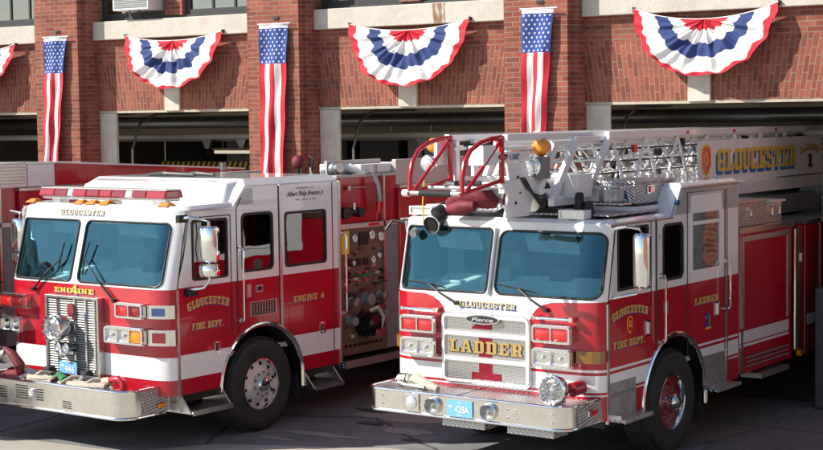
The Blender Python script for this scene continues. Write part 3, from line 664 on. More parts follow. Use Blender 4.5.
def wiper(T,p0,p1,b0,b1,name='wiper'):
    mb=MB(); mb.tube([p0,((p0[0]+p1[0])/2,(p0[1]+p1[1])/2-.03,(p0[2]+p1[2])/2),p1],[.014,.011,.008],'black',8); mb.cyl((p0[0],p0[1]+.05,p0[2]),(p0[0],p0[1]-.02,p0[2]),.022,'black'); w_=mb.obj(name,T)
    mb=MB(); mb.tube([b0,p1,b1],.009,'black',6); mb.obj('blade',w_)
def interior(T,hw,ys,ye,zf,zd,zt,seatc='seat',whx=.62):
    mb=MB(); mb.box(-hw+.1,hw-.1,.25,ye-.06,zf-.05,zf,'cabin'); mb.obj('cab_floor',T)
    mb=MB(); mb.box(-hw+.12,hw-.12,.22,.75,zd-.5,zd-.08,'dash'); mb.hexa([(-hw+.12,.20,zd-.10),(hw-.12,.20,zd-.10),(hw-.12,.80,zd-.10),(-hw+.12,.80,zd-.10)],[(-hw+.14,.22,zd-.05),(hw-.14,.22,zd-.05),(hw-.14,.72,zd+.15),(-hw+.14,.72,zd+.13)],'dash'); mb.obj('dashboard',T,bevel=.02)
    mb=MB(); mb.box(.28,.52,.60,.74,zd+.10,zd+.26,'black'); mb.box(-.35,-.15,.55,.7,zd+.08,zd+.22,'grey_paint'); mb.box(-.95,-.7,.45,.65,zd+.04,zd+.07,'white'); mb.obj('dash_console',T,bevel=.01)
    for x0,x1 in((.15,.75),(-.95,-.40)): mb=MB(); mb.hexa([(x0,.42,zt-.32),(x1,.42,zt-.34),(x1,.44,zt-.34),(x0,.44,zt-.32)],[(x0,.34,zt-.14),(x1,.34,zt-.14),(x1,.36,zt-.14),(x0,.36,zt-.14)],'seat'); mb.obj('shade_slab',T)  # added slabs standing in for dark shade hanging across the windscreen
    mb=MB(); mb.box(-.3,.3,.5,.62,zt-.26,zt-.12,'black'); mb.tube([(.3,.55,zt-.2),(.4,.6,zt-.4),(.34,.6,zt-.5)],.012,'black',6); mb.obj('shade_box',T)  # added dark box and cord, more of the stand-in windscreen shade
    mb=MB(); mb.box(-.42,.32,.8,ye-.5,zf,zf+.62,'cabin'); mb.obj('engine_cover',T,bevel=.05)
    for x in(-.82,.70):
        for y,fl in((1.05,1),(ys,-1)):
            if y>ye-.3: continue
            mb=MB(); mb.box(x-.24,x+.24,y,y+.48,zf+.35,zf+.50,seatc); a=y+.44 if fl>0 else y-.08
            mb.box(x-.23,x+.23,a,a+.12,zf+.5,zf+1.12,seatc); mb.box(x-.14,x+.14,a+.01,a+.11,zf+1.14,zf+1.34,seatc); mb.box(x-.15,x+.15,y+.1,y+.4,zf,zf+.35,'black'); mb.obj('seat',T,bevel=.03)
    mb=MB(); c=Vector((whx,.78,zd+.05)); ax=Vector((0,-.55,.83)); a=Vector((1,0,0)); b2=ax.cross(a)
    mb.tube([c+(a*math.cos(2*PI*i/28)+b2*math.sin(2*PI*i/28))*.22 for i in range(28)],.014,'black',8,closed=True)
    for k in range(3): q=2*PI*k/3+.5; mb.tube([c-ax*.04,c+(a*math.cos(q)+b2*math.sin(q))*.22],.012,'black',6)
    mb.cyl(c-ax*.35,c-ax*.02,.04,'black'); mb.obj('steering_wheel',T,smooth=True)
def body_side_strip(T,x,s,y0,y1,z0,z1,m,name): mb=MB(); mb.box(min(x,x+s*.006),max(x,x+s*.006),y0,y1,z0,z1,m); return mb.obj(name,T)
def sidef(x,s): return lambda u,v,e=0:(x+s*e,(u if s>0 else -u),v)
# ---------------------------------------------------------------- the pumper
def engine(lettered=True):
    T=thing('fire_engine','','fire engine')
    HL,HR=1.34,1.28; RY=.16; LEN=2.90; ZB=.60; ZR=2.58; rake=lambda z: max(0,z-1.74)*.27+max(0,1.74-z)*0
    f,cuts=cabfront(HL,HR,.30,RY,rake); zc=[1.74,1.74+.17,2.1,2.3]
    # front skin
    wl=rr(-1.215,-.245,1.775,2.445,.05); wr=rr(-.13,1.165,1.775,2.445,.07)
    mb=MB()
    for z0,z1,m in((ZB,.77,'red'),(.77,1.015,'white'),(1.015,1.745,'red')): mb.surf([(-HL,z0),(HR,z0),(HR,z1),(-HL,z1)],[],f,m,cuts)
    mb.surf([(-HL,1.745),(HR,1.745),(HR,ZR),(-HL,ZR)],[wl[::-1],wr[::-1]],f,'white',cuts,[1.8,2.0,2.2,2.4,2.5])
    # sides
    arch=(1.50,.545,.66)
    for s in(1,-1):
        x=HR if s>0 else -HL; g_=lambda u,v,x=x:(x,u+rake(v)*(1-min(1,max(0,(u-RY))/(.12))) ,v)
        A=(arch[0],arch[1],arch[2])
        strat(mb,g_,ZB,.77,RY,LEN,'red',A); strat(mb,g_,.77,1.03,RY,LEN,'white',A); strat(mb,g_,1.03,1.755,RY,LEN,'red',A)
        holes=[rr(.40,.95,1.82,2.47,.04)[::-1],rr(1.18,1.70,1.845,2.50,.07)[::-1],rr(1.905,2.64,1.845,2.475,.05)[::-1]]
        mb.surf([(RY,1.755),(LEN,1.755),(LEN,2.80),(1.24,2.80),(1.04,ZR),(RY,ZR)],holes,g_,'white',[.28])
    cs=mb.obj('cab_shell',T,smooth=True,weld=True,solid=.03)
    # roof: low over the driver, stepped up over the crew
    mb=MB()
    def pr(u): # plan front edge
        p=f(u,ZR); return (p[0],p[1])
    us=sorted(set([-HL,HR]+cuts)); fr=[pr(u) for u in us]; ins=[(x*.96,y+.07) for x,y in fr]
    vs=[(x,y,ZR) for x,y in fr]+[(x,y,ZR+.045) for x,y in ins]; n=len(fr); fs=[(i,i+1,n+i+1,n+i) for i in range(n-1)]
    mb.add(vs,fs,'white'); mb.add([(x,y,ZR+.045) for x,y in ins]+[(HR*.96,1.3,ZR+.06),(-HL*.96,1.3,ZR+.06)],[tuple(range(n+2))],'white')
    for s,x in((1,HR),(-1,-HL)): mb.add([(x,fr[0][1],ZR),(x*.96,fr[0][1]+.07,ZR+.045),(x*.96,1.3,ZR+.06),(x,1.3,ZR)],[(0,1,2,3)],'white')
    mb.obj('roof',T,smooth=False)
    mb=MB(); w0=HR-.0; a=[(-HL,1.24,2.80),(HR,1.24,2.80),(HR,LEN,2.80),(-HL,LEN,2.80)]; b2=[(-HL+.12,1.34,2.885),(HR-.12,1.34,2.885),(HR-.12,LEN-.05,2.885),(-HL+.12,LEN-.05,2.885)]
    mb.hexa(a,b2,'white'); mb.hexa([(-HL+.12,1.0,ZR+.03),(HR-.12,1.0,ZR+.03),(HR-.03,1.28,ZR+.03),(-HL+.03,1.28,ZR+.03)],[(-HL+.20,1.16,2.84),(HR-.20,1.16,2.84),(HR-.13,1.40,2.88),(-HL+.13,1.40,2.88)],'white')
    mb.hexa([(-HL,1.04,ZR),(HR,1.04,ZR),(HR,1.4,ZR),(-HL,1.4,ZR)],[(-HL,1.235,2.80),(HR,1.235,2.80),(HR,1.4,2.80),(-HL,1.4,2.80)],'white')
    mb.obj('raised_roof',T,bevel=.02)
    mb=MB(); mb.box(-HL+.01,HR-.01,LEN-.03,LEN,.6,2.8,'white'); mb.obj('cab_rear_wall',T)
    mb=MB(); mb.box(-.78,.30,.80,.9,2.70,2.82,'black') ; 
    # low roof spoiler seams and dark antenna mat on the raised roof
    mb=MB(); mb.tube([(-.5,1.5,2.91),(-.2,1.46,2.925),(.25,1.5,2.91)],[.02,.03,.02],'black',8); mb.tube([(.05,1.52,2.915),(.3,1.5,2.93),(.55,1.52,2.915)],[.02,.03,.02],'black',8); mb.obj('roof_antenna',T)
    # glass, seals, post
    for l in(wl,wr):
        mb=MB(); mb.surf(scale_loop(l,.01),[],lambda u,v:f(u,v,-.006),'windshield',cuts+[0,.4,-.6],[1.9,2.1,2.3]); g2=mb.obj('windshield',T,smooth=True,weld=True); gasket(g2,lambda u,v:f(u,v,.002),l,.013)
    for y0,y1,z0,z1,r in((.40,.95,1.82,2.47,.04),(1.18,1.70,1.845,2.50,.07),(1.905,2.64,1.845,2.475,.05)):
        window(T,HR,y0,y1,z0,z1,r,1); window(T,HL,y0,y1,z0,z1,r,-1)
    mb=MB(); mb.box(HR-.01,HR+.012,.58,.60,1.84,2.45,'black'); mb.obj('window_bar',T)
    interior(T,HR-.02,2.15,LEN,.95,1.75,2.6)
    # door frames and hinges on the driver's side
    for s in(1,-1):
        x=(HR if s>0 else -HL)+s*.002
        seam(T,[(x,RY+.005,ZB),(x,RY+.005,1.74),(x,RY+.16,2.50),(x,.99,2.50),(x,1.09,2.50) if 0 else (x,1.0,2.50),(x,1.0,1.16)])
        seam(T,[(x,1.10,1.16),(x,1.10,2.56),(x,1.18,2.68)])
        seam(T,[(x,1.80,2.79),(x,1.80,1.16)]); seam(T,[(x,2.76,2.79),(x,2.76,ZB)])
    mb=MB(); mb.box(HR-.02,HR+.012,RY-.012,RY+.022,.42,1.74,'steel'); mb.obj('corner_trim',T)
    mb=MB(); mb.box(HR,HR+.014,1.81,1.85,1.14,2.80,'steel'); mb.obj('door_pillar',T,bevel=.004)
    mb=MB(); mb.box(HR-.005,HR+.018,2.865,2.905,.6,2.80,'steel'); mb.obj('rear_trim',T,bevel=.004)
    handle(T,HR,1.13,1.31,2.12); handle(T,HR,2.93,1.20,2.16)
    latch(T,HR,.76,1.06); latch(T,HR,2.55,1.075)
    mb=MB(); mb.box(HR+.0,HR+.012,1.29,1.74,1.33,1.50,'steel'); gl_=mb.obj('side_grille',T)
    mb=MB()
    for i in range(6): mb.box(HR+.0121,HR+.018,1.31,1.72,1.345+i*.026,1.352+i*.026,'black')
    for i in range(9): mb.box(HR+.0122,HR+.019,1.33+i*.045,1.338+i*.045,1.34,1.49,'black')
    mb.obj('louvre',gl_)
    mb=MB(); mb.box(HR,HR+.012,1.245,1.31,1.555,1.70,'alu'); mb.box(HR,HR+.014,1.40,1.50,1.60,1.68,'alu'); mb.box(HR+.0141,HR+.018,1.415,1.485,1.615,1.665,'black'); mb.obj('intercom_plate',T)
    # steps
    for y0,y1,z in((.18,.82,.44),(2.20,2.74,.42)):
        mb=MB(); mb.box(HR-.30,HR+.16,y0+.02,y1,z-.035,z,'tread'); mb.box(HR+.161,HR+.168,y0+.02,y1,z-.05,z+.005,'steel')
        mb.hexa([(HR-.28,y0,z-.03),(HR+.16,y0,z-.03),(HR+.16,y0+.02,z-.03),(HR-.28,y0+.02,z-.03)],[(HR-.28,y0,z+.16),(HR+.0,y0,z+.16),(HR+.0,y0+.02,z+.16),(HR-.28,y0+.02,z+.16)],'steel')
        mb.hexa([(HR-.28,y1-.02,z-.03),(HR+.16,y1-.02,z-.03),(HR+.16,y1,z-.03),(HR-.28,y1,z-.03)],[(HR-.28,y1-.02,z+.16),(HR+.0,y1-.02,z+.16),(HR+.0,y1,z+.16),(HR-.28,y1,z+.16)],'steel'); mb.obj('step',T)
    # chassis, wheels
    mb=MB(); mb.box(-.45,.45,.1,8.6,.45,.75,'black'); mb.box(-HL+.1,HR-.1,.35,.85,.5,.62,'black'); mb.box(-HL+.1,HR-.1,2.3,2.95,.5,.62,'black'); mb.cyl((-1.1,1.5,.54),(1.1,1.5,.54),.07,'black'); mb.obj('chassis',T)
    for s,x in((1,HR-.05),(-1,-HL+.05)):
        wheel(T,x,1.50,.535,s,'E'); wheel(T,x,6.60,.535,s,'E'); arch_trim(T,HR-.0 if s>0 else -HL,1.50,.545,.66,s); well(T,HR if s>0 else -HL,1.50,.545,.66)
    mb=MB(); mb.box(HR-.42,HR-.06,2.16,2.18,.28,.9,'rubber'); mb.obj('mud_flap',T)
    # bumper
    def plan(e): 
        P_=[(-1.30+0-e,.12)]
        for i in range(9): a=PI+PI/2*i/8; P_.append((-1.10+(.20+e)*math.cos(a),-.27+(.20+e)*math.sin(a)))
        for i in range(9): a=-PI/2+PI/2*i/8; P_.append((.90+(.20+e)*math.cos(a),-.27+(.20+e)*math.sin(a)))
        P_.append((1.10+e,.12)); return P_
    mb=MB(); pl=plan(0); n=len(pl); fs=[(i,i+1,n+i+1,n+i) for i in range(n-1)]
    mb.add([(x,y,.415) for x,y in pl]+[(x,y,.695) for x,y in pl],fs,'bumperchrome'); mb.add([(x*.985,y+.015,.415) for x,y in pl]+[(x*.985,y+.015,.695) for x,y in pl],fs,'steel'); B=mb.obj('bumper',T,smooth=True)
    for z in(.412,.70):
        mb=MB(); mb.tube([(x,y,z) for x,y in plan(.004)],.016,'chrome',8); mb.obj('lip',B,smooth=True)
    mb=MB(); mb.add([(x,y,.62) for x,y in plan(-.012)],[tuple(range(n))],'tread'); mb.obj('tray',B)
    mb=MB(); mb.box(1.104,1.112,-.22,.16,.43,.70,'tread'); mb.box(1.06,1.104,.16,.22,.43,.70,'steel'); mb.obj('side_plate',B)
    mb=MB(); mb.box(1.112,1.135,.0,.11,.475,.525,'amber'); mb.obj('marker_light',B,bevel=.008)
    mb=MB()
    for x0,x1,z0,z1,k in((-.64,-.44,.50,.66,6),(-.30,-.18,.50,.64,5),(.14,.20,.455,.545,4),(.215,.275,.455,.545,4),(-1.1,-.8,.48,.62,5)):
        for i in range(k): mb.box(x0,x1,-.474,-.469,z0+(z1-z0)*i/k,z0+(z1-z0)*(i+.55)/k,'black')
    mb.obj('vent',B)
    mb=MB(); mb.lathe((-.365,-.47,.575),(0,-1,0),[(.045,0),(.045,.02),(.035,.026),(0,.02)],'clearlens',20); mb.obj('bumper_lamp',B,smooth=True)
    # bumper load
    mb=MB()
    def hz(c,n,r,m,a=.22):
        P_=[]; x,y,z=c
        for i in range(n*14): t=2*PI*i/14; P_.append((x+a*math.cos(t)*(1+.1*math.sin(i)),y+.10*math.sin(t),z+.035*(i/14)))
        mb.tube(P_,r,m,8)
    hz((.30,-.26,.635),2,.035,'hose',.34); hz((-.42,-.26,.655),2,.034,'hose',.24); mb.tube([(-.9,-.25,.72),(-.7,-.3,.80),(-.55,-.25,.72),(-.3,-.34,.70),(0,-.30,.68),(.3,-.34,.71),(.6,-.25,.69)],.036,'hose',8)
    mb.obj('hose',T,smooth=True)
    mb=MB(); mb.tube([(-.2,-.3,.70),(-.12,-.28,.76),(-.02,-.3,.72)],.05,'green',8); mb.obj('hose_strap',T)
    mb=MB(); mb.tube([(-1.42,-.36,.92),(-1.05,-.36,.93)],[.10,.075],'red',14); mb.cyl((-1.06,-.36,.93),(-.96,-.36,.93),.095,'black'); mb.cyl((-.96,-.36,.93),(-.90,-.36,.93),.085,'steel'); mb.obj('nozzle',T,smooth=True)
    mb=MB(); mb.tube([(-.94,-.38,1.02),(-.80,-.38,.96),(-.70,-.36,.84),(-.72,-.34,.74),(-.95,-.34,.72)],[.02,.05,.06,.055,.04],'maroon',10); mb.obj('nozzle_cover',T,smooth=True)
    mb=MB(); mb.cyl((.52,-.22,.74),(.64,-.22,.76),.045,'hose'); mb.tube([(.62,-.22,.765),(.76,-.22,.79),(.82,-.22,.76),(.83,-.22,.66)],.04,'red',12); mb.obj('coupling',T,smooth=True)
    mb=MB()
    for i in range(9):
        x=-1.0+i*.17; mb.tube([(x,-.36+.05*math.sin(i*2),.70),(x+.06,-.28,.77+.03*math.sin(i*3.1)),(x+.14,-.16,.74),(x+.10,-.08,.70)],.024,('maroon','hose','steel','hose','black')[i%5],8)
    mb.obj('hose_end',T,smooth=True)
    for x in(-.50,.12):
        mb=MB(); mb.box(x-.055,x+.055,-.16,-.02,.72,.81,'rubber'); mb.obj('tow_eye_pad',T,bevel=.02)
    # radiator grille
    c=-.13; gx0,gx1=-.57,.31; Y=-.075
    mb=MB(); mb.plate([(gx0,.72),(gx1,.72),(gx1,1.62),(gx0,1.62)],[[(gx0+.03,.75),(gx0+.03,1.59),(gx1-.03,1.59),(gx1-.03,.75)]],lambda u,v:(u,Y-.015,v),lambda u,v:(u,0,v),'steel'); GR=mb.obj('radiator_grille',T,bevel=.004)
    mb=MB(); mb.box(gx0+.03,gx1-.03,-.02,-.006,.75,1.59,'black')
    for i in range(30): z=.765+i*.0275; mb.hexa([(gx0+.03,Y,z),(gx1-.03,Y,z),(gx1-.03,Y+.012,z+.002),(gx0+.03,Y+.012,z+.002)],[(gx0+.03,Y+.012,z+.012),(gx1-.03,Y+.012,z+.012),(gx1-.03,Y+.03,z+.016),(gx0+.03,Y+.03,z+.016)],'louvre' )
    mb.obj('louvre',GR)
    mb=MB()
    for x in(-.36,-.08,.10,.24): mb.box(x-.012,x+.012,Y-.012,Y-.002,.75,1.59,'chrome')
    mb.obj('bar',GR)
    mb=MB(); mb.plate([(-.165,1.40),(-.125,1.385),(-.085,1.40),(-.07,1.46),(-.085,1.53),(-.125,1.545),(-.165,1.53),(-.18,1.46)],[],lambda u,v:(u,Y-.03,v),lambda u,v:(u,Y-.012,v),'darkredlens'); mb.obj('emblem',GR)
    mb=MB(); mb.lathe((-.20,-.10,1.285),(0,-1,0),[(.05,-.02),(.11,.02),(.145,.10),(.15,.20),(.145,.22),(.12,.225)],'chrome',32)
    mb.lathe((-.20,-.10,1.285),(0,-1,0),[(.12,.225),(.09,.205),(.06,.225),(.03,.205),(0,.23)],'steel',32)
    for i in range(12): a=2*PI*i/12; mb.tube([(-.20+.02*math.cos(a),-.335,1.285+.02*math.sin(a)),(-.20+.14*math.cos(a+.3),-.33,1.285+.14*math.sin(a+.3))],.006,'chrome',6)
    mb.obj('siren',T,smooth=True)
    mb=MB(); mb.box(-.30,-.02,-.17,-.09,.985,1.02,'chrome'); mb.lathe((-.22,-.1,1.06),(0,-1,0),[(.05,0),(.055,.12),(.03,.13),(0,.11)],'chrome',16); mb.lathe((-.09,-.1,1.06),(0,-1,0),[(.05,0),(.055,.12),(.03,.13),(0,.11)],'chrome',16); mb.sph((-.15,-.2,1.0),.06,'chrome'); mb.obj('air_horn',T,smooth=True)
    mb=MB(); mb.plate(rr(-.27,.02,.735,.895,.01),[],lambda u,v:(u,-.16,v),lambda u,v:(u,-.152,v),'platebl'); pl_=mb.obj('licence_plate',T)
    mb=MB(); font(mb,'946',lambda u,v,e:(u,-.161-e,v),-.09,.78,.075,'white',width=.15); font(mb,'FIRE',lambda u,v,e:(u,-.161-e,v),-.21,.835,.03,'white'); font(mb,'MASS',lambda u,v,e:(u,-.161-e,v),-.12,.75,.018,'white'); mb.obj('lettering',pl_)
    # lamps
    for sgn in(1,-1):
        if sgn>0: a0,a1,b0,b1=.60,1.03,.42,1.03
        else: a0,a1,b0,b1=-1.34,-.89,-1.50,-.97
        tri_lamp(T,a0,a1,1.43,1.60,0,['redlens','darkredlens'] if sgn>0 else ['redlens','darkredlens'])
        tri_lamp(T,b0,b1,1.145,1.335,0,['clearlens','clearlens','amber'] if sgn>0 else ['amber','clearlens','clearlens'],3,name='headlight')
        if sgn>0:
            for z0,z1,m in((1.44,1.585,'lensblue'),(1.15,1.32,'darkredlens')):
                mb=MB(); P0=[f(u,z0) for u in(1.03,1.1,1.17,1.23,1.265)]
                for i in range(4):
                    u0,u1=(1.03,1.1,1.17,1.23,1.265)[i:i+2]
                    a=[f(u0,z0,.05),f(u1,z0,.05),f(u1,z1,.05),f(u0,z1,.05)]; b_=[f(u0,z0,0),f(u1,z0,0),f(u1,z1,0),f(u0,z1,0)]; mb.hexa(a,b_,'chrome')
                q=mb.obj('corner_lamp',T,smooth=False); mb=MB()
                u0,u1=1.08,1.20; a=[f(u0,z0+.03,.056),f(u1,z0+.03,.056),f(u1,z1-.03,.056),f(u0,z1-.03,.056)]; b_=[f(u0,z0+.03,.03),f(u1,z0+.03,.03),f(u1,z1-.03,.03),f(u0,z1-.03,.03)]; mb.hexa(a,b_,m)
                if m=='lensblue': pass
                mb.obj('lens',q)
    # wipers
    wiper(T,(-.83,-.03,1.66),(-.42,.03,2.02),(-.46,.02,1.87),(-.39,.07,2.20)); wiper(T,(.50,-.03,1.60),(-.02,.03,2.04),(-.05,.02,1.86),(.03,.07,2.22))
    # light bar and marker lamps
    LB=thing('x','','x'); bpy.data.objects.remove(LB)
    mb=MB(); mb.box(-1.14,.90,.40,.62,2.665,2.70,'alu'); LBo=mb.obj('light_bar',T,bevel=.008)
    xs=[-1.16,-.90,-.68,-.58,-.36,-.14,.06,.28,.40,.62,.92]; ms=['barred','darkredlens','clearlens','barred','darkredlens','barred','darkredlens','clearlens','darkredlens','barred']
    for i,m in enumerate(ms):
        mb=MB(); a,b_=xs[i],xs[i+1]; mb.hexa([(a,.36,2.70),(b_-.004,.36,2.70),(b_-.004,.66,2.70),(a,.66,2.70)],[(a,.39,2.782),(b_-.004,.39,2.782),(b_-.004,.63,2.782),(a,.63,2.782)],m); mb.obj('lens',LBo,bevel=.012)
    mb=MB(); mb.box(-1.15,.91,.395,.625,2.783,2.797,'louvre'); mb.obj('cover_strip',LBo)
    for x in(-.95,-.05,.72):
        mb=MB(); mb.box(x-.07,x+.07,.44,.58,2.615,2.67,'alu'); mb.obj('foot',LBo,bevel=.01)
    for x in(-1.22,-.40,-.20,.02,.84+.13):
        mb=MB(); mb.hexa([(x-.085,.26,2.62),(x+.085,.26,2.62),(x+.085,.42,2.625),(x-.085,.42,2.625)],[(x-.045,.33,2.665),(x+.045,.33,2.665),(x+.045,.38,2.665),(x-.045,.38,2.665)],'amber'); mb.obj('roof_marker',T,bevel=.012)
    # mirrors
    for s in(1,-1):
        X=(HR if s>0 else -HL); xm=X+s*.24; y=.42
        mb=MB(); mb.tube([(X,.22,2.50),(X+s*.15,.22,2.52),(xm,.30,2.50),(xm,y,2.46),(xm,y,1.83),(xm-s*.03,.36,1.76),(X,.30,1.72)],.016,'chrome',8); mb.box(X-.0*s,X+s*.05,.17,.30,2.46,2.54,'black') if s>0 else None
        mr=mb.obj('mirror',T,smooth=True)
        for z0,z1 in((2.03,2.42),(1.865,2.015)):
            mb=MB(); Lp=[(xm+.125*math.cos(PI*i/12),y-.09*math.sin(PI*i/12)**.7-.0) for i in range(13)]+[(xm-.125,y+.03),(xm+.125,y+.03)]; nn=len(Lp)
            lv=[(z0,.8,.6),(z0+.02,.96,.9),(z0+.05,1,1),(z1-.05,1,1),(z1-.02,.96,.9),(z1,.8,.6)]
            mb.add([(xm+(px-xm)*k1,y+(py-y)*k2,z) for z,k1,k2 in lv for px,py in Lp],[(i*nn+j,i*nn+(j+1)%nn,(i+1)*nn+(j+1)%nn,(i+1)*nn+j) for i in range(5) for j in range(nn)]+[tuple(range(nn)),tuple(range(5*nn,6*nn))],'chrome')
            o=mb.obj('mirror_head',mr,smooth=True)
            mb=MB(); mb.plate(rr(xm-.115,xm+.115,z0+.01,z1-.01,.03),[],lambda u,v:(u,y+.031,v),lambda u,v:(u,y+.035,v),'steel'); mb.obj('mirror_glass',o)
        mb=MB(); mb.box(min(X,X+s*.08),max(X,X+s*.08),.27,.40,1.66,1.74,'black'); mb.obj('mirror_bracket',T,bevel=.01)
    # pump panel
    PX=1.22
    for s in(1,-1):
        x=PX*s; f2=lambda e:(lambda u,v:(x+s*e,u,v))
        mb=MB(); mb.box(min(x,x-s*.05),max(x,x-s*.05),2.93,3.84,.66,2.20,'bronze'); PP=mb.obj('pump_panel',T)
        mb=MB(); mb.box(min(x-s*.03,x-s*.10),max(x-s*.03,x-s*.10),2.93,4.12,2.27,2.82,'red'); mb.obj('upper_panel',T)
        mb=MB(); mb.box(min(x,x+s*.03),max(x,x+s*.03),2.95,4.10,2.205,2.265,'alu'); rl=mb.obj('label_rail',T)
        mb=MB(); mb.box(min(x+s*.031,x+s*.036),max(x+s*.031,x+s*.036),3.12,3.45,2.22,2.255,'stone'); mb.box(min(x+s*.031,x+s*.036),max(x+s*.031,x+s*.036),3.50,3.7,2.22,2.255,'redlens'); mb.obj('label',rl)
        mb=MB(); mb.box(min(x-s*.02,x+s*.01),max(x-s*.02,x+s*.01),3.86,4.12,.66,2.20,'grey_paint'); mb.obj('locker_door',T,bevel=.005)
        mb=MB(); mb.box(min(x,x+s*.03),max(x,x+s*.03),3.80,3.835,.66,2.85,'steel'); mb.obj('panel_edge',T)
        mb=MB(); mb.box(x-.08,x+s*.006+.002 if s>0 else x+.08,2.96,3.14,1.90,2.18,'yellow') if s>0 else mb.box(x-.006,x+.05,2.96,3.14,1.90,2.18,'yellow'); mb.obj('warning_sign',PP)
        for y,z,r in((3.24,2.08,.045),(3.58,2.10,.052),(3.76,2.07,.052),(3.22,1.78,.03),(3.60,1.79,.04),(3.72,1.84,.035)):
            mb=MB(); mb.lathe((x,y,z),(s,0,0),[(r*1.15,0),(r*1.15,.02),(r,.024)],'chrome',20); mb.lathe((x,y,z),(s,0,0),[(r,.020),(0,.020)],'white_matt',20); mb.box(min(x+s*.021,x+s*.023),max(x+s*.021,x+s*.023),y-.003,y+.003,z-.004,z+r*.8,'ink'); mb.obj('gauge',PP)
        mb=MB(); mb.box(min(x,x+s*.02),max(x,x+s*.02),3.34,3.50,1.99,2.15,'black'); mb.box(min(x,x+s*.02),max(x,x+s*.02),3.12,3.20,1.74,1.84,'black'); mb.box(min(x,x+s*.02),max(x,x+s*.02),3.27,3.35,1.74,1.83,'black'); mb.box(min(x,x+s*.02),max(x,x+s*.02),3.40,3.50,1.75,1.83,'black'); mb.obj('display',PP)
        mb=MB()
        for y in(3.1,3.28,3.42,3.6,3.74):
            for z in(1.66,1.56): mb.cyl((x,y,z),(x+s*.05,y,z),.017,'chrome' if (y*10)%2<1 else 'black',n=10)
        for y0,y1,z,m in((3.05,3.28,1.40,'black'),(3.33,3.55,1.62,'green'),(3.33,3.58,1.44,'maroon'),(3.6,3.78,1.50,'black'),(3.06,3.24,1.62,'black')):
            mb.tube([(x,y0,z),(x+s*.06,y0+.02,z),(x+s*.07,y1,z+.02)],.012,m,8)
        mb.obj('control_lever',PP)
        for y,z,r,m in((3.14,1.30,.06,'pipe'),(3.42,1.32,.07,'grey_paint'),(3.70,1.34,.05,'pipe'),(3.10,1.08,.05,'grey_paint'),(3.72,1.12,.05,'grey_paint')):
            mb=MB(); mb.lathe((x,y,z),(s,0,0),[(r*1.2,0),(r*1.2,.03),(r,.035),(r,.09),(r*1.1,.095),(r*1.1,.13),(r*.4,.14),(0,.14)],m,20); mb.obj('discharge_cap',PP,smooth=True)
        mb=MB(); mb.lathe((x,3.40,1.02),(s,0,0),[(.17,0),(.17,.05),(.14,.06),(.14,.16),(.15,.17),(.15,.22),(.06,.24),(0,.24)],'blackgloss',28); mb.tube([(x+s*.2,3.28,1.2),(x+s*.25,3.38,1.24),(x+s*.24,3.5,1.1),(x+s*.2,3.46,.9)],.025,'hose',8); mb.box(x-.02 if s<0 else x+.16,x+.02 if s<0 else x+.24,3.36,3.52,.86,.98,'steel'); mb.obj('suction_inlet',PP,smooth=True)
        mb=MB()
        for i in range(9): mb.cyl((x,3.05+i*.085,.77),(x+s*.02,3.05+i*.085,.77),.02,'black',n=10)
        mb.obj('drain_valve',PP)
        rnd=random.Random(5); mb=MB()
        for i in range(46):
            y,z=rnd.uniform(2.98,3.80),rnd.uniform(.86,1.98)
            if rnd.random()<.5: mb.cyl((x,y,z),(x+s*rnd.uniform(.02,.06),y,z),rnd.uniform(.01,.022),rnd.choice(['chrome','black','pipe','bronze','redlens']),n=10)
            else: w_,h_=rnd.uniform(.02,.05),rnd.uniform(.008,.02); mb.box(min(x,x+s*.006),max(x,x+s*.006),y-w_,y+w_,z-h_,z+h_,rnd.choice(['black','stone','alu','ink']))
        mb.obj('fitting',PP)
        mb=MB(); mb.cyl((x,3.05,2.40),(x+s*.06,3.05,2.40),.075,'black'); mb.cyl((x+s*.03,3.05,2.40),(x+s*.03,3.40,2.42),.035,'black'); mb.cyl((x+s*.0,3.30,2.40),(x+s*.09,3.30,2.40),.06,'black'); mb.cyl((x+s*.06,3.18,2.44),(x+s*.06,3.18,2.52),.02,'steel'); mb.obj('hose_reel_valve',PP)
        mb=MB(); mb.cyl((x,3.15,2.70),(x+s*.02,3.15,2.70),.03,'steel'); mb.tube([(x+s*.02,3.15,2.70),(x+s*.02,3.55,2.70)],.011,'steel',8); mb.obj('pull_rod',PP)
        mb=MB(); mb.tube([(x+s*.10,3.63,2.52),(x+s*.10,3.60,2.72),(x+s*.06,3.58,2.88)],[.035,.035,.03],'pipe',12); mb.tube([(x+s*.06,3.58,2.88),(x+s*.06,3.58,2.98)],.04,'pipe',12); mb.tube([(x+s*.08,3.63,2.38),(x+s*.10,3.63,2.52)],[.03,.05],'redlens',12); mb.obj('standpipe',T,smooth=True)
        mb=MB(); mb.box(min(x-s*.3,x+s*.10),max(x-s*.3,x+s*.10),2.92,4.12,.53,.60,'tread'); mb.box(min(x+s*.10,x+s*.108),max(x+s*.10,x+s*.108),2.92,4.12,.52,.61,'alu'); mb.obj('running_board',T)
    mb=MB(); mb.box(-1.1,1.1,2.95,4.10,.62,2.80,'steelframe'); mb.obj('pump_house',T)
    # elbow pipes and valves standing on top of the pump house
    mb=MB(); mb.cyl((.9,3.12,2.80),(.9,3.12,2.92),.07,'pipe'); mb.sph((1.0,3.15,2.93),.09,'pipe'); mb.cyl((1.0,3.15,2.93),(1.12,3.12,2.95),.06,'steel'); mb.obj('deck_valve',T,smooth=True)
    mb=MB(); mb.tube([(.7,3.3,2.86),(.85,3.35,2.95),(1.0,3.45,2.93),(1.1,3.6,2.86)],.06,'white_matt',12); mb.obj('deck_hose',T,smooth=True)
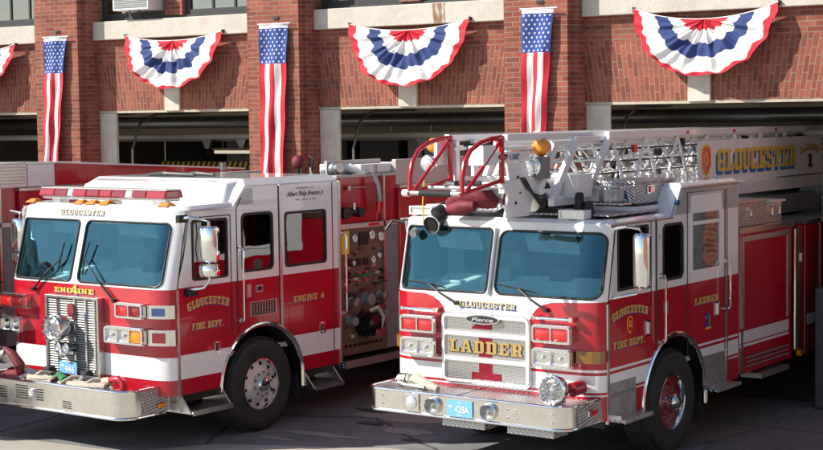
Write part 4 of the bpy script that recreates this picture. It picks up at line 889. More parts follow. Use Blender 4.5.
    mb=MB(); mb.sph((.55,3.0,3.02),.085,'maroon'); mb.cyl((.55,3.0,2.8),(.55,3.0,3.0),.03,'black'); mb.obj('deck_gun_cover',T,smooth=True)
    mb=MB(); mb.tube([(.75,3.02,2.90),(.80,3.0,3.06),(.72,3.02,3.10),(.68,3.06,2.98)],.014,'black',8,closed=True); mb.cyl((.74,3.02,2.8),(.74,3.02,2.95),.02,'steel'); mb.obj('deck_wheel',T)
    mb=MB(); mb.box(1.08,1.20,2.95,4.12,2.825,2.86,'tan'); mb.box(-1.20,-1.08,2.95,4.12,2.825,2.86,'tan'); mb.obj('coping',T)
    # hose bed
    mb=MB(); mb.box(.45,1.12,3.52,4.55,2.865,2.975,'white_matt'); mb.obj('deck_box',T,bevel=.01)
    mb=MB()
    mb.box(1.13,1.20,4.13,8.4,2.701,3.02,'tan'); mb.box(-1.20,-1.13,4.13,8.4,2.701,2.76,'tan')
    mb.box(-1.12,1.12,4.13,4.2,2.701,2.76,'tan'); mb.obj('hose_bed_side',T,bevel=.008)
    mb=MB(); mb.box(-1.12,1.12,4.21,8.4,2.701,2.75,'hose'); mb.obj('hose_bed_cover',T,bevel=.02)
    mb=MB()
    mb.box(.92,.96,3.06,4.12,2.80,3.03,'tan')
    mb.obj('crosslay_rail',T)
    # body
    mb=MB(); mb.box(-1.25,1.25,4.13,8.5,.62,2.66,'red'); bd=mb.obj('body',T,bevel=.015)
    mb=MB(); mb.box(-1.26,1.26,4.125,8.51,2.662,2.70,'alu'); mb.obj('body_coping',T)
    for s in(1,-1):
        for y0,y1 in((4.25,5.35),(5.5,7.6),(7.7,8.4)):
            zb=1.25 if y0==5.5 else .75
            mb=MB(); mb.box(min(s*1.251,s*1.262),max(s*1.251,s*1.262),y0,y1,zb,2.2,'alu'); d=mb.obj('shutter',T)
            mb=MB()
            for i in range(int((2.2-zb)/.06)): mb.box(min(s*1.262,s*1.266),max(s*1.262,s*1.266),y0+.03,y1-.03,zb+.01+i*.06,zb+.055+i*.06,'alu')
            mb.obj('slat',d)
        mb=MB(); mb.box(min(s*1.251,s*1.256),max(s*1.251,s*1.256),4.13,8.5,.77+.0,.74,'white') if 0 else mb.box(min(s*1.251,s*1.256),max(s*1.251,s*1.256),4.14,5.9,.66,.74,'white'); mb.obj('stripe',T)
    if lettered:
        mb=MB(); F_=lambda u,v,e:f(u,v,e)
        ff=lambda u,v,e=0:(f(u,v,e)[0],f(u,v,e)[1],v)
        slab(mb,'GLOUCESTER',ff,-.60,.12,2.505,.062,'palegold','letterblue',arc=.0); mb.obj('lettering',T)
        mb=MB(); slab(mb,'ENG INE',ff,-.50,.16,1.645,.055,'goldpaint','letterblue'); slab(mb,'4',ff,-.185-.03,-.075-.03,1.635,.10,'goldpaint','letterblue'); mb.obj('lettering',T)
        sd_=lambda u,v,e=0:(HR+e,u,v)
        mb=MB(); slab(mb,'GLOUCESTER',sd_,.32,.94,1.545,.085,'gold','letterblue',arc=.055); slab(mb,'FIRE DEPT.',sd_,.37,.87,1.285,.072,'gold','letterblue'); mb.obj('lettering',T)
        mb=MB(); slab(mb,'ENGINE 4',sd_,2.03,2.58,1.42,.072,'gold','letterblue'); mb.obj('lettering',T)
        mb=MB(); font(mb,'Albert Philip Brantos Jr.',sd_,2.28,2.655,.06,'ink',shear=.45,width=.66); font(mb,'IN MEMORY OF',sd_,2.27,2.735,.022,'grey_paint',width=.3); font(mb,'1949  -  March 16, 1992',sd_,2.28,2.60,.022,'grey_paint',width=.36); mb.obj('memorial_lettering',T)
        mb=MB(); mb.box(1.21,1.212,1.2,1.6,1.8,1.9,'white') ; 
    mb=MB(); mb.plate([(1.40,1.87),(1.46,1.86),(1.52,1.87),(1.53,1.95),(1.46,1.98),(1.39,1.95)],[],lambda u,v:(1.272,u,v),lambda u,v:(1.268,u,v),'stone'); mb.obj('window_sticker',T)
    return T
a5=R(-5.603)
eng=engine(); eng.location=(6.163,-6.025,0); eng.rotation_euler=(0,0,a5)
tag(eng,'red and white pumper lettered ENGINE 4, with a red light bar and big chrome siren','fire engine','fire engines parked nose out of the bays')
def copy_tree(o,parent=None,skip=()):
    c=o.copy(); COL.objects.link(c)
    if parent: c.parent=parent
    for ch in [x for x in KIDS.get(o.name,[]) if not x.name.split('.')[0] in skip]: copy_tree(ch,c,skip)
    return c
KIDS={}
for o in list(COL.objects):
    if o.parent: KIDS.setdefault(o.parent.name,[]).append(o)
third=copy_tree(eng,None,('lettering','memorial_lettering','licence_plate','hose_bed_side','hose_bed_cover','crosslay_rail'))
mb=MB()
for s_ in(1,-1):
    x=s_*1.25
    mb.hexa([(x-.04,4.73,2.72),(x,4.73,2.72),(x,8.4,2.70),(x-.04,8.4,2.70)],[(x-.04,4.73,3.01),(x,4.73,3.01),(x,8.4,2.80),(x-.04,8.4,2.80)],'red')
o_=mb.obj('hose_bed_side',third)
mb=MB(); mb.hexa([(1.20,4.73,3.012),(1.262,4.73,3.012),(1.262,8.4,2.802),(1.20,8.4,2.802)],[(1.20,4.73,3.035),(1.262,4.73,3.035),(1.262,8.4,2.825),(1.20,8.4,2.825)],'white'); mb.obj('trim',o_)
mb=MB(); mb.box(.6,1.25,4.28,4.725,2.71,3.0,'white'); mb.box(.58,1.26,4.27,4.727,3.001,3.03,'white'); mb.obj('deck_box',third,bevel=.006)
mb=MB(); mb.box(.6,1.25,3.3,4.265,2.71,3.03,'louvre')
for i in range(7): mb.box(1.2501,1.262,3.32,4.25,2.73+i*.042,2.755+i*.042,'alu')
mb.obj('louvred_panel',third)
mb=MB(); mb.box(-1.2,1.2,4.75,8.3,2.66,2.74,'hose'); mb.obj('hose_bed_cover',third)
tag(third,'fire engine cut off by the left edge, beside the pumper, its hose bed showing','fire engine','fire engines parked nose out of the bays')
e_=Vector((6.163-4.26,-6.025,0)); third.location=e_+Vector((-math.sin(a5)*-2.15,math.cos(a5)*-2.15,0))
# green coat hanging behind the crew window
t=thing('coat','green coat with a pale band, hanging behind the middle side window of the pumper','coat')
t.location=(6.163+math.cos(a5)*1.05-math.sin(a5)*1.42,-6.025+math.sin(a5)*1.05+math.cos(a5)*1.42,0); t.rotation_euler=(0,0,a5)
mb=MB(); mb.hexa([(-.06,-.17,1.95),(.06,-.17,1.95),(.06,.17,1.95),(-.06,.17,1.95)],[(-.04,-.13,2.36),(.04,-.13,2.36),(.04,.13,2.36),(-.04,.13,2.36)],'green'); mb.hexa([(-.04,-.13,2.36),(.04,-.13,2.36),(.04,.13,2.36),(-.04,.13,2.36)],[(-.02,-.05,2.46),(.02,-.05,2.46),(.02,.05,2.46),(-.02,.05,2.46)],'green')
mb.obj('cloth',t,bevel=.02); mb=MB(); mb.box(.062,.068,-.16,.16,2.08,2.13,'white_matt'); mb.obj('band',t)
# ---------------------------------------------------------------- the ladder truck
def ladder():
    T=thing('ladder_truck','red and white ladder truck with a white aerial ladder lettered GLOUCESTER along its side','fire truck')
    HL,HR=1.28,1.20; RY=.155; LEN=3.15; ZB=.58; ZR=2.49; rake=lambda z:max(0,z-1.70)*.24
    f,cuts=cabfront(HL,HR,.30,RY,rake)
    WB=1.775; wl=rr(-1.185,-.115,WB,2.415,.05); wr=rr(-.015,1.165,WB-.0,2.40,.09)
    # windscreen wraps round the near corner
    mb=MB(); V=[1.9,2.05,2.2,2.35]
    red=lambda z0,z1: mb.surf([(-HL,z0),(HR,z0),(HR,z1),(-HL,z1)],[],f,'red',cuts)
    def band(z0,z1,m): mb.surf([(-HL,z0),(HR,z0),(HR,z1),(-HL,z1)],[],f,m,cuts)
    for z0,z1,m in((ZB,.825,'red'),(.825,.84,'white'),(.84,.865,'red'),(.865,1.03,'white'),(1.03,1.06,'red'),(1.06,1.085,'white')): band(z0,z1,m)
    ql=[(-HL,1.085),(-.60,1.085),(-.60,1.56),(-.62,1.61),(-.67,1.665),(-.75,1.71),(-.85,1.735),(-HL,1.745)]
    qr=[(.42,1.085),(HR,1.085),(HR,1.745),(.68,1.725),(.58,1.70),(.50,1.655),(.45,1.60),(.42,1.54)]
    mb.surf(ql,[],f,'red',cuts); mb.surf(qr,[],f,'red',cuts)
    mid=[(-.60,1.085),(.42,1.085),(.42,1.54),(.45,1.60),(.50,1.655),(.58,1.70),(.68,1.725),(HR,1.745),(HR,ZR),(-HL,ZR),(-HL,1.745),(-.85,1.735),(-.75,1.71),(-.67,1.665),(-.62,1.61),(-.60,1.56)]
    mb.surf(mid,[wl[::-1],wr[::-1]],f,'white',cuts,[1.76,1.9,2.1,2.3])
    arch=(1.60,.55,.69)
    for s in(1,-1):
        x=HR if s>0 else -HL
        g_=lambda u,v,x=x:(x,u+rake(v)*(1-min(1,max(0,(u-RY))/(.12))),v)
        for z0,z1,m in((ZB,.825,'red'),(.825,.84,'white'),(.84,.865,'red'),(.865,1.03,'white'),(1.03,1.06,'red'),(1.06,1.085,'white'),(1.085,1.76,'red')): strat(mb,g_,z0,z1,RY,LEN,m,arch)
        holes=[rr(.36,1.00,1.83,2.44,.03)[::-1],rr(1.32,1.78,1.84,2.42,.08)[::-1],rr(1.97,2.70,1.86,2.68,.03)[::-1]]
        mb.surf([(RY,1.76),(LEN,1.76),(LEN,2.79),(1.74,2.79),(1.55,ZR),(RY,ZR)],holes,g_,'white',[.28])
    mb.obj('cab_shell',T,smooth=True,weld=True,solid=.03)
    mb=MB()
    us=sorted(set([-HL,HR]+cuts)); fr=[f(u,ZR)[:2] for u in us]; ins=[(x*.96,y+.06) for x,y in fr]; n=len(fr)
    mb.add([(x,y,ZR) for x,y in fr]+[(x,y,ZR+.035) for x,y in ins],[(i,i+1,n+i+1,n+i) for i in range(n-1)],'white')
    mb.add([(x,y,ZR+.035) for x,y in ins]+[(HR*.96,1.8,ZR+.045),(-HL*.96,1.8,ZR+.045)],[tuple(range(n+2))],'white')
    for x in(HR,-HL): mb.add([(x,fr[0][1],ZR),(x*.96,fr[0][1]+.06,ZR+.035),(x*.96,1.8,ZR+.045),(x,1.8,ZR)],[(0,1,2,3)],'white')
    mb.obj('roof',T)
    mb=MB(); mb.hexa([(-HL,1.55,ZR),(HR,1.55,ZR),(HR,LEN,ZR),(-HL,LEN,ZR)],[(-HL,1.74,2.79),(HR,1.74,2.79),(HR,LEN,2.79),(-HL,LEN,2.79)],'white'); mb.hexa([(-HL,1.74,2.79),(HR,1.74,2.79),(HR,LEN,2.79),(-HL,LEN,2.79)],[(-HL+.05,1.80,2.825),(HR-.05,1.80,2.825),(HR-.05,LEN-.03,2.825),(-HL+.05,LEN-.03,2.825)],'white'); mb.obj('raised_roof',T,bevel=.012)
    mb=MB(); mb.box(-HL+.01,HR-.01,LEN-.03,LEN,.6,2.79,'white'); mb.obj('cab_rear_wall',T)
    mb=MB(); mb.tube([(HR+.006,.20,ZR-.01),(HR+.006,1.53,ZR-.01),(HR+.006,1.72,2.775),(HR+.006,LEN,2.775)],.012,'steel',8); mb.tube([(-HL-.006,.20,ZR-.01),(-HL-.006,1.53,ZR-.01),(-HL-.006,1.72,2.775),(-HL-.006,LEN,2.775)],.012,'steel',8); mb.obj('drip_rail',T)
    for l in(wl,wr):
        mb=MB(); mb.surf(scale_loop(l,.01),[],lambda u,v:f(u,v,-.006),'windshield',cuts+[0,.4,-.6],[1.9,2.1,2.3]); g2=mb.obj('windshield',T,smooth=True,weld=True); gasket(g2,lambda u,v:f(u,v,.002),l,.013)
    mb=MB(); mb.tube([f(-.065,1.76,.01),f(-.065,2.42,.01)],.02,'steel',8); mb.obj('windshield_post',T)
    for s in(1,-1):
        X=HR if s>0 else -HL
        for y0,y1,z0,z1,r,tr,tw in((.36,1.00,1.83,2.44,.03,'black',.02),(1.32,1.78,1.84,2.42,.08,'black',.02)): window(T,HR if s>0 else HL,y0,y1,z0,z1,r,s,trim=tr,tw=tw)
        w_=window(T,HR if s>0 else HL,1.97,2.70,1.86,2.68,.03,s,trim='white',tw=.03)
        mb=MB(); mb.box(min(X,X+s*.012),max(X,X+s*.012),1.99,2.68,2.37,2.41,'white'); mb.obj('window_bar',w_)
        x=X+s*.002
        seam(T,[(x,RY+.005,ZB),(x,RY+.005,1.7),(x,RY+.17,2.49),(x,1.06,2.49),(x,1.06,1.62)]); seam(T,[(x,1.17,2.5),(x,1.17,1.1)],r=.012); seam(T,[(x,1.88,1.0),(x,1.88,2.72),(x,2.80,2.72),(x,2.80,.95)])
        mb=MB(); mb.box(min(X,X+s*.012),max(X,X+s*.012),2.83,2.855,.6,2.74,'steel'); mb.box(min(X-s*.02,X+s*.012),max(X-s*.02,X+s*.012),RY-.012,RY+.022,.55,1.72,'steel'); mb.obj('corner_trim',T)
        handle(T,X,1.25,1.22,1.90,s); handle(T,X,2.79,1.40,1.93,s)
        mb=MB(); mb.box(min(X,X+s*.02),max(X,X+s*.02),1.70,1.74,2.5,2.66,'steel') if 0 else mb.cyl((X,1.62,2.63),(X+s*.03,1.62,2.63),.03,'lensblue'); mb.obj('side_marker',T)
    interior(T,HR-.02,2.2,LEN,.95,1.76,2.5)
    sd_=lambda u,v,e=0:(HR+e,u,v)
    for y,z in((.985,1.40),(2.60,1.42)):
        mb=MB(); mb.plate(rr(y-.045,y+.045,z-.08,z+.08,.02),[],lambda u,v:(HR+.012,u,v),lambda u,v:(HR,u,v),'chrome'); o=mb.obj('door_handle',T); mb=MB(); mb.box(HR+.012,HR+.03,y-.015,y+.015,z-.06,z+.06,'steel'); mb.obj('paddle',o)
    mb=MB(); mb.box(HR,HR+.012,1.36,1.42,1.50,1.63,'alu'); mb.obj('intercom_plate',T)
    # steps in the cab side (recessed, bright)
    for y0,y1 in((.17,.72),(2.24,2.80)):
        mb=MB(); mb.box(HR+.001,HR+.006,y0,y1,.60,.94,'alu'); 
        mb.box(HR+.0,HR+.17,y0,y1+.04,.575,.60,'tread'); mb.box(HR+.171,HR+.178,y0,y1+.04,.565,.608,'alu'); mb.box(HR+.001,HR+.14,y0,y0+.008,.60,.64,'alu')
        mb.box(HR+.007,HR+.03,y0+.05,y1-.05,.80,.83,'grey_paint'); mb.obj('step',T)
    for s,x in((1,HR-.05),(-1,-HL+.05)):
        wheel(T,x,1.60,.548,s,'L'); wheel(T,x,8.6,.548,s,'L'); arch_trim(T,HR if s>0 else -HL,1.60,.55,.69,s); well(T,HR if s>0 else -HL,1.60,.55,.69)
    mb=MB(); mb.box(HR-.42,HR-.04,2.30,2.32,.25,.9,'rubber'); mb.obj('mud_flap',T)
    mb=MB(); mb.box(-.5,.45,.1,11,.45,.78,'black'); mb.box(-HL+.1,HR-.1,.25,.8,.48,.6,'black'); mb.box(-HL+.1,HR-.1,2.35,3.1,.48,.6,'black'); mb.cyl((-1.05,1.6,.55),(1.0,1.6,.55),.07,'black'); mb.obj('chassis',T)
    # bumper
    BR,BL,BY=1.16,-1.22,-.55
    def plan(e):
        P_=[(BL-e,.1)]
        for i in range(8): a=PI+PI/2*i/7; P_.append((BL+.17+(.17+e)*math.cos(a),BY+.17+(.17+e)*math.sin(a)))
        for i in range(8): a=-PI/2+PI/2*i/7; P_.append((BR-.17+(.17+e)*math.cos(a),BY+.17+(.17+e)*math.sin(a)))
        return P_+[(BR+e,.1)]
    pl=plan(0); n=len(pl); mb=MB(); mb.add([(x,y,.595) for x,y in pl]+[(x,y,.805) for x,y in pl],[(i,i+1,n+i+1,n+i) for i in range(n-1)],'bumperchrome'); mb.add([(x*.985,y+.015,.595) for x,y in pl]+[(x*.985,y+.015,.805) for x,y in pl],[(i,i+1,n+i+1,n+i) for i in range(n-1)],'steel'); B=mb.obj('bumper',T,smooth=True)
    for z in(.592,.808): mb=MB(); mb.tube([(x,y,z) for x,y in plan(.004)],.014,'chrome',8); mb.obj('lip',B,smooth=True)
    mb=MB(); mb.add([(x,y,.800) for x,y in plan(-.012)],[tuple(range(n))],'tread'); mb.obj('deck',B)
    mb=MB(); mb.box(BR+.003,BR+.010,-.34,.12,.60,.80,'tread'); mb.obj('side_plate',B)
    mb=MB(); mb.box(BR+.01,BR+.04,-.17,-.04,.68,.73,'redlens'); mb.box(BR+.01,BR+.035,-.20,-.17,.675,.735,'chrome'); mb.obj('marker_light',B,bevel=.006)
    mb=MB(); mb.box(-.16,-.15,-.53,.0,.801,.8035,'black'); mb.obj('deck_seam',B)
    mb=MB()
    for x in(-1.0,-.06+.66,1.0,.50):
        for z in(.66,.74): mb.sph((x,BY-.004,z),.009,'steel',8)
    mb.obj('bolt',B)
    mb=MB(); mb.box(-.72,-.54,BY-.02,BY-.002,.615,.79,'chrome'); mb.box(-.70,-.56,-.53,-.46,.801,.812,'alu'); L1=mb.obj('fog_lamp',B,bevel=.008); mb=MB(); mb.lathe((-.63,BY-.02,.70),(0,-1,0),[(.068,0),(.066,.012),(.04,.026),(0,.03)],'clearlens',24); mb.obj('lens',L1,smooth=True)
    for x in(-.37,.29):
        mb=MB(); mb.lathe((x,BY-.002,.695),(0,-1,0),[(.078,0),(.084,.045),(.076,.050),(.060,.03),(.035,.012),(.014,.012),(.012,.03),(0,.035)],'chrome',28,lambda i:'chrome' if i<2 or i>4 else 'pipe'); mb.obj('horn',B,smooth=True)
    mb=MB(); mb.plate(rr(-.20,.10,.615,.775,.012),[],lambda u,v:(u,BY-.016,v),lambda u,v:(u,BY-.004,v),'platebl'); pl_=mb.obj('licence_plate',T)
    P3=lambda u,v,e:(u,BY-.017-e,v); mb=MB(); font(mb,'428A',P3,-.02,.655,.07,'white',width=.17); font(mb,'FR',P3,-.155,.69,.035,'white'); font(mb,'FIRE',P3,-.05,.745,.018,'white'); font(mb,'MASS',P3,-.05,.625,.018,'white'); mb.obj('lettering',pl_)
    for x0,x1 in((-.30,.20),(.46,.98)):
        mb=MB(); mb.box(x0,x1,-.50,-.22,.495,.585,'tread'); mb.obj('under_step',T,bevel=.006)
    mb=MB(); mb.lathe((.94,-.33,.945),(0,-1,.05),[(.05,-.16),(.08,-.05),(.115,.02),(.142,.06),(.15,.10),(.142,.14),(.125,.145)],'chrome',36); mb.lathe((.94,-.33,.945),(0,-1,.05),[(.125,.143),(.10,.125),(.075,.143),(.05,.12),(.03,.14),(0,.145)],'steel',36)
    for i in range(16): a=2*PI*i/16; mb.tube([(.94+.03*math.cos(a),-.48,.955+.03*math.sin(a)),(.94+.135*math.cos(a),-.478,.955+.135*math.sin(a))],.005,'chrome',6)
    mb.cyl((.94,-.30,.81),(.94,-.30,.88),.05,'steel'); mb.obj('siren',T,smooth=True)
    mb=MB(); mb.cyl((1.00,-.20,.92),(1.02,-.04,.93),.07,'barred'); mb.obj('siren_motor',T,smooth=True)
    mb=MB(); mb.tube([(-.98,-.20,.86),(-.80,-.24,.88),(-.62,-.32,.85),(-.45,-.36,.825)],[.05,.06,.055,.03],'hose',10); mb.cyl((-1.02,-.22,.86),(-.93,-.22,.87),.06,'steel'); mb.cyl((-.86,-.25,.80),(-.86,-.25,.93),.035,'steel'); mb.cyl((-.76,-.25,.80),(-.76,-.25,.91),.03,'steel'); mb.tube([(-1.1,-.25,.83),(-.9,-.33,.83),(-.6,-.38,.83)],.018,'steel',8); mb.obj('deck_hose',T,smooth=True)
    # radiator shell: white rounded frame, three mesh panels
    F0=lambda y:(lambda u,v:(u,y,v)); gx0,gx1=-.61,.43
    outer=rr(gx0,gx1,.86,1.555,.07)
    holes=[rr(gx0+.03,gx1-.03,1.378,1.525,.03),rr(gx0+.03,gx1-.03,1.118,1.338,.03),rr(gx0+.03,gx1-.03,.888,1.078,.03)]
    mb=MB(); mb.plate(outer,[h[::-1] for h in holes],F0(-.05),F0(.01),'white'); GR=mb.obj('radiator_grille',T,bevel=.008)
    mb=MB(); mb.plate(scale_loop(outer,.012),[scale_loop(outer,-.001)[::-1]],F0(-.035),F0(.0),'chrome'); mb.obj('frame',GR)
    for z0,z1 in((1.378,1.525),(1.118,1.338),(.888,1.078)):
        mb=MB(); mb.plate(rr(gx0+.027,gx1-.027,z0-.003,z1+.003,.03),[],F0(-.028),F0(-.02),'mesh'); pn=mb.obj('mesh_panel',GR)
        mb=MB(); mb.plate(rr(gx0+.034,gx1-.034,z0+.004,z1-.004,.028),[rr(gx0+.042,gx1-.042,z0+.012,z1-.012,.022)[::-1]],F0(-.036),F0(-.028),'chrome'); mb.obj('bead',pn)
    mb=MB()
    sx=-.09
    mb.plate([(sx-.08,1.41),(sx+.08,1.41),(sx+.08,1.51),(sx-.02,1.51),(sx-.16,1.43),(sx-.16,1.41)],[],F0(-.031),F0(-.029),'meshred'); mb.plate([(sx-.08,1.13),(sx+.08,1.13),(sx+.08,1.328),(sx-.08,1.328)],[],F0(-.031),F0(-.029),'meshred')
    mb.plate([(sx-.17,.90),(sx+.19,.90),(sx+.19,.97),(sx+.08,.97),(sx+.08,1.068),(sx-.08,1.068),(sx-.08,.97),(sx-.17,.97)],[],F0(-.031),F0(-.029),'meshred'); mb.obj('numeral',GR)
    mb=MB(); slab(mb,'LADDER',lambda u,v,e:(u,-.033-e,v),-.53,.35,1.165,.125,'goldleaf','ink',off=(-.06,-.05)); mb.obj('lettering',GR)
    mb=MB(); el=[(-.10+.20*math.cos(2*PI*i/32),1.515+.05*math.sin(2*PI*i/32)) for i in range(32)]; mb.plate(el,[],F0(-.075),F0(-.04),'chrome'); bd=mb.obj('badge',T,bevel=.004)
    mb=MB(); mb.plate(scale_loop(el,-.012),[],F0(-.079),F0(-.0751),'ink'); font(mb,'Pierce',lambda u,v,e:(u,-.0795-e,v),-.10,1.495,.042,'clearlens',shear=.3,width=.26); mb.obj('lettering',bd)
    # lamps
    for sgn in(1,-1):
        x0,x1=(.50,.94) if sgn>0 else (-1.10,-.66)
        tri_lamp(T,x0,x1,1.335,1.515,.0,['redlens','redlens']); tri_lamp(T,x0,x1,1.10,1.285,.0,['clearlens','clearlens'],name='headlight')
        mb=MB(); mb.tube([(x0+.02,-.07,1.575),(x1-.0,-.07,1.575)],.017,'chrome',10); mb.box(x1-.03,x1+.01,-.09,-.0,1.555,1.60,'chrome'); mb.box(x0,x0+.03,-.09,0,1.56,1.595,'chrome'); mb.obj('grab_bar',T)
        us_=(.95,1.02,1.09,1.15,1.18) if sgn>0 else (-1.12,-1.17,-1.21,-1.24,-1.26)
        mb=MB()
        for i in range(4):
            u0,u1=us_[i],us_[i+1]; mb.hexa([f(u0,1.15,.03),f(u1,1.15,.03),f(u1,1.27,.03),f(u0,1.27,.03)],[f(u0,1.15,0),f(u1,1.15,0),f(u1,1.27,0),f(u0,1.27,0)],'ambershade')
        mb.obj('turn_signal',T)
    wiper(T,(-.44,-.03,1.66),(-.83,.02,1.84),(-1.10,.05,1.85),(-.62,.04,1.80)); wiper(T,(.62,-.03,1.65),(.27,.02,1.84),(-.0,.04,1.87),(.50,.04,1.80))
    mb=MB(); slab(mb,'GLOUCESTER',lambda u,v,e:(u,-e,v),-.42,.25,1.625,.062,'palegold','letterblue',off=(.2,-.2)); mb.obj('lettering',T)
    mb=MB(); slab(mb,'GLOUCESTER',sd_,.25,.97,1.59,.075,'gold','letterblue',arc=.055); slab(mb,'FIRE DEPT.',sd_,.26,.93,1.265,.07,'gold','letterblue'); mb.obj('lettering',T)
    def shield(o,y,z,k,name='shield',par=None):
        mb=MB(); sh=[(0,-1),(.35,-.75),(.62,-.3),(.68,.35),(.62,.8),(.3,1),(0,1.05),(-.3,1),(-.62,.8),(-.68,.35),(-.62,-.3),(-.35,-.75)]
        mb.plate([(y+a*k,z+b_*k) for a,b_ in sh],[],lambda u,v:(o+.003,u,v),lambda u,v:(o+.0005,u,v),'goldpaint'); mb.plate([(y+a*k*.82,z+b_*k*.85) for a,b_ in sh],[],lambda u,v:(o+.005,u,v),lambda u,v:(o+.0031,u,v),'redlens')
        mb.plate([(y+k*.3*math.cos(i*PI/8),z+.15*k+k*.42*math.sin(i*PI/8)) for i in range(16)],[[(y+k*.18*math.cos(-i*PI/8),z+.15*k+k*.28*math.sin(-i*PI/8)) for i in range(16)]],lambda u,v:(o+.007,u,v),lambda u,v:(o+.0051,u,v),'goldpaint'); return mb.obj(name,par or T)
    shield(HR,.61,1.47,.085)
    mb=MB(); slab(mb,'LADDER',sd_,2.04,2.62,1.515,.072,'gold','letterblue'); slab(mb,'1',sd_,2.28,2.41,1.25,.155,'letterblue','goldpaint'); font(mb,'77',sd_,1.25,2.27,.05,'grey_paint'); mb.obj('lettering',T)
    mb=MB()
    for i in range(34): mb.box(HR,HR+.002,2.81,2.828,1.85+i*.025,1.862+i*.025,'cream')
    mb.obj('reflective_strip',T)
    # mirror
    X,xm,y=HR,HR+.25,.40
    mb=MB(); mb.tube([(X,.24,2.44),(X+.15,.26,2.47),(xm,.34,2.45),(xm,y,2.40),(xm,y,1.88),(xm-.03,.34,1.82),(X,.26,1.77)],.015,'chrome',8); mr=mb.obj('mirror',T,smooth=True)
    for z0,z1 in((1.87,2.40),):
        mb=MB(); Lp=[(xm+.085*math.cos(PI*i/12),y-.09*math.sin(PI*i/12)**.7) for i in range(13)]+[(xm-.085,y+.03),(xm+.085,y+.03)]; nn=len(Lp)
        lv=[(z0,.8,.6),(z0+.02,.96,.9),(z0+.05,1,1),(z1-.05,1,1),(z1-.02,.96,.9),(z1,.8,.6)]
        mb.add([(xm+(px-xm)*k1,y+(py-y)*k2,z) for z,k1,k2 in lv for px,py in Lp],[(i*nn+j,i*nn+(j+1)%nn,(i+1)*nn+(j+1)%nn,(i+1)*nn+j) for i in range(5) for j in range(nn)]+[tuple(range(nn)),tuple(range(5*nn,6*nn))],'chrome'); mb.obj('mirror_head',mr,smooth=True)
    mb=MB(); mb.tube([(-HL,.25,2.44),(-HL-.14,.22,2.46),(-HL-.2,.18,2.36)],.016,'black',8); mb.cyl((-1.04,.12,2.36),(-1.04,.06,2.34),.045,'grey_paint'); mb.obj('corner_mirror',T)
    # roof load: floodlights, cones, tread boxes
    for x0,x1 in((-1.20,-.90),(.62,.91)):
        mb=MB(); mb.plate(rr(x0,x1,2.53,2.62,.008),[rr(x0+.02,x1-.02,2.545,2.605,.006)[::-1]],lambda u,v:(u,.22,v),lambda u,v:(u,.36,v),'white'); mb.box(x0+.01,x1-.01,.30,.34,2.535,2.615,'chrome'); fl=mb.obj('floodlight',T); mb=MB(); mb.box(x0+.02,x1-.02,.235,.242,2.545,2.605,'clearlens'); mb.obj('lens',fl); mb=MB(); mb.box((x0+x1)/2-.05,(x0+x1)/2+.05,.24,.32,2.50,2.531,'steelframe'); mb.obj('foot',fl)
    for x in(.70,.80):
        mb=MB(); mb.lathe((x,.50,2.54),(0,0,1),[(.07,0),(.06,.06),(.045,.12),(.05,.15),(.0,.16)] if x>.75 else [(.10,0),(.07,.03),(.05,.12),(.045,.22),(.03,.24),(0,.24)],'black',16); mb.obj('antenna',T,smooth=True)
    for y0,y1,x0,x1,z1 in((1.13,2.02,.30,.98,2.87),):
        mb=MB(); mb.box(x0,x1,y0,y1,2.635,z1-.03,'tread'); bx=mb.obj('roof_box',T,bevel=.006); mb=MB(); mb.box(x0-.012,x1+.012,y0-.012,y1+.012,z1-.028,z1,'tread'); mb.obj('lid',bx,bevel=.004)
        mb=MB(); mb.box(x1+.001,x1+.02,y0+.38-.12,y0+.52-.12,2.73,2.82,'chrome'); mb.box(x1+.021,x1+.035,y0+.29,y0+.385,2.74,2.81,'redlens'); mb.obj('marker_light',bx,bevel=.004)
    mb=MB(); mb.box(.26,1.02,1.08,2.06,2.566,2.61,'white'); mb.box(.30,.98,1.15,2.0,2.611,2.634,'black'); mb.obj('box_base',T)
    mb=MB()
    for x in(.34,.58,.80): mb.box(x-.08,x+.08,.96,1.10,2.67,2.79,'alu'); mb.box(x-.065,x+.065,.952,.958,2.685,2.775,'clearlens')
    for z in(2.64,2.81): mb.tube([(.22,.93,z),(.92,.93,z),(.96,1.1,z)],.008,'chrome',6)
    mb.obj('scene_light',T)
    mb=MB(); mb.box(-1.15,1.08,.42,1.5,2.55,2.565,'tread'); mb.box(-1.15,-.35,.8,1.5,2.566,2.64,'tread'); mb.obj('roof_plate',T)
    # red cloth covered monitor on the cab roof front
    mb=MB(); mb.box(-1.00,-.5,.25,.6,2.585,2.64,'white'); mb.cyl((-.78,.22,2.50),(-.80,.06,2.44),.07,'black'); mb.lathe((-.80,.06,2.44),(0,-1,-.2),[(.085,-.05),(.098,-.01),(.098,.005),(.088,.010),(.078,-.01),(.055,-.03),(.035,-.01),(.015,-.02),(0,.0)],'blackgloss',28,lambda i:'steel' if 1<=i<=2 else ('pipe' if i>4 else 'black')); mb.cyl((-.84,.2,2.53),(-.78,.40,2.62),.08,'black'); mb.cyl((-.70,.38,2.60),(-.62,.36,2.80),.05,'black'); mb.obj('monitor_nozzle',T,smooth=True)
    def rag(pts,r,name): mb=MB(); mb.tube(pts,r,'maroon',14); return mb.obj(name,T,smooth=True)
    rag([(-.70,.25,2.64),(-.55,.22,2.72),(-.40,.22,2.74),(-.22,.26,2.70),(-.14,.30,2.66)],[.06,.10,.115,.10,.05],'monitor_cover'); rag([(-.62,.12,2.60),(-.46,.10,2.62),(-.30,.12,2.64)],[.05,.085,.05],'monitor_cover'); rag([(-.50,.3,2.75),(-.36,.28,2.83),(-.22,.30,2.78)],[.04,.07,.04],'monitor_cover')
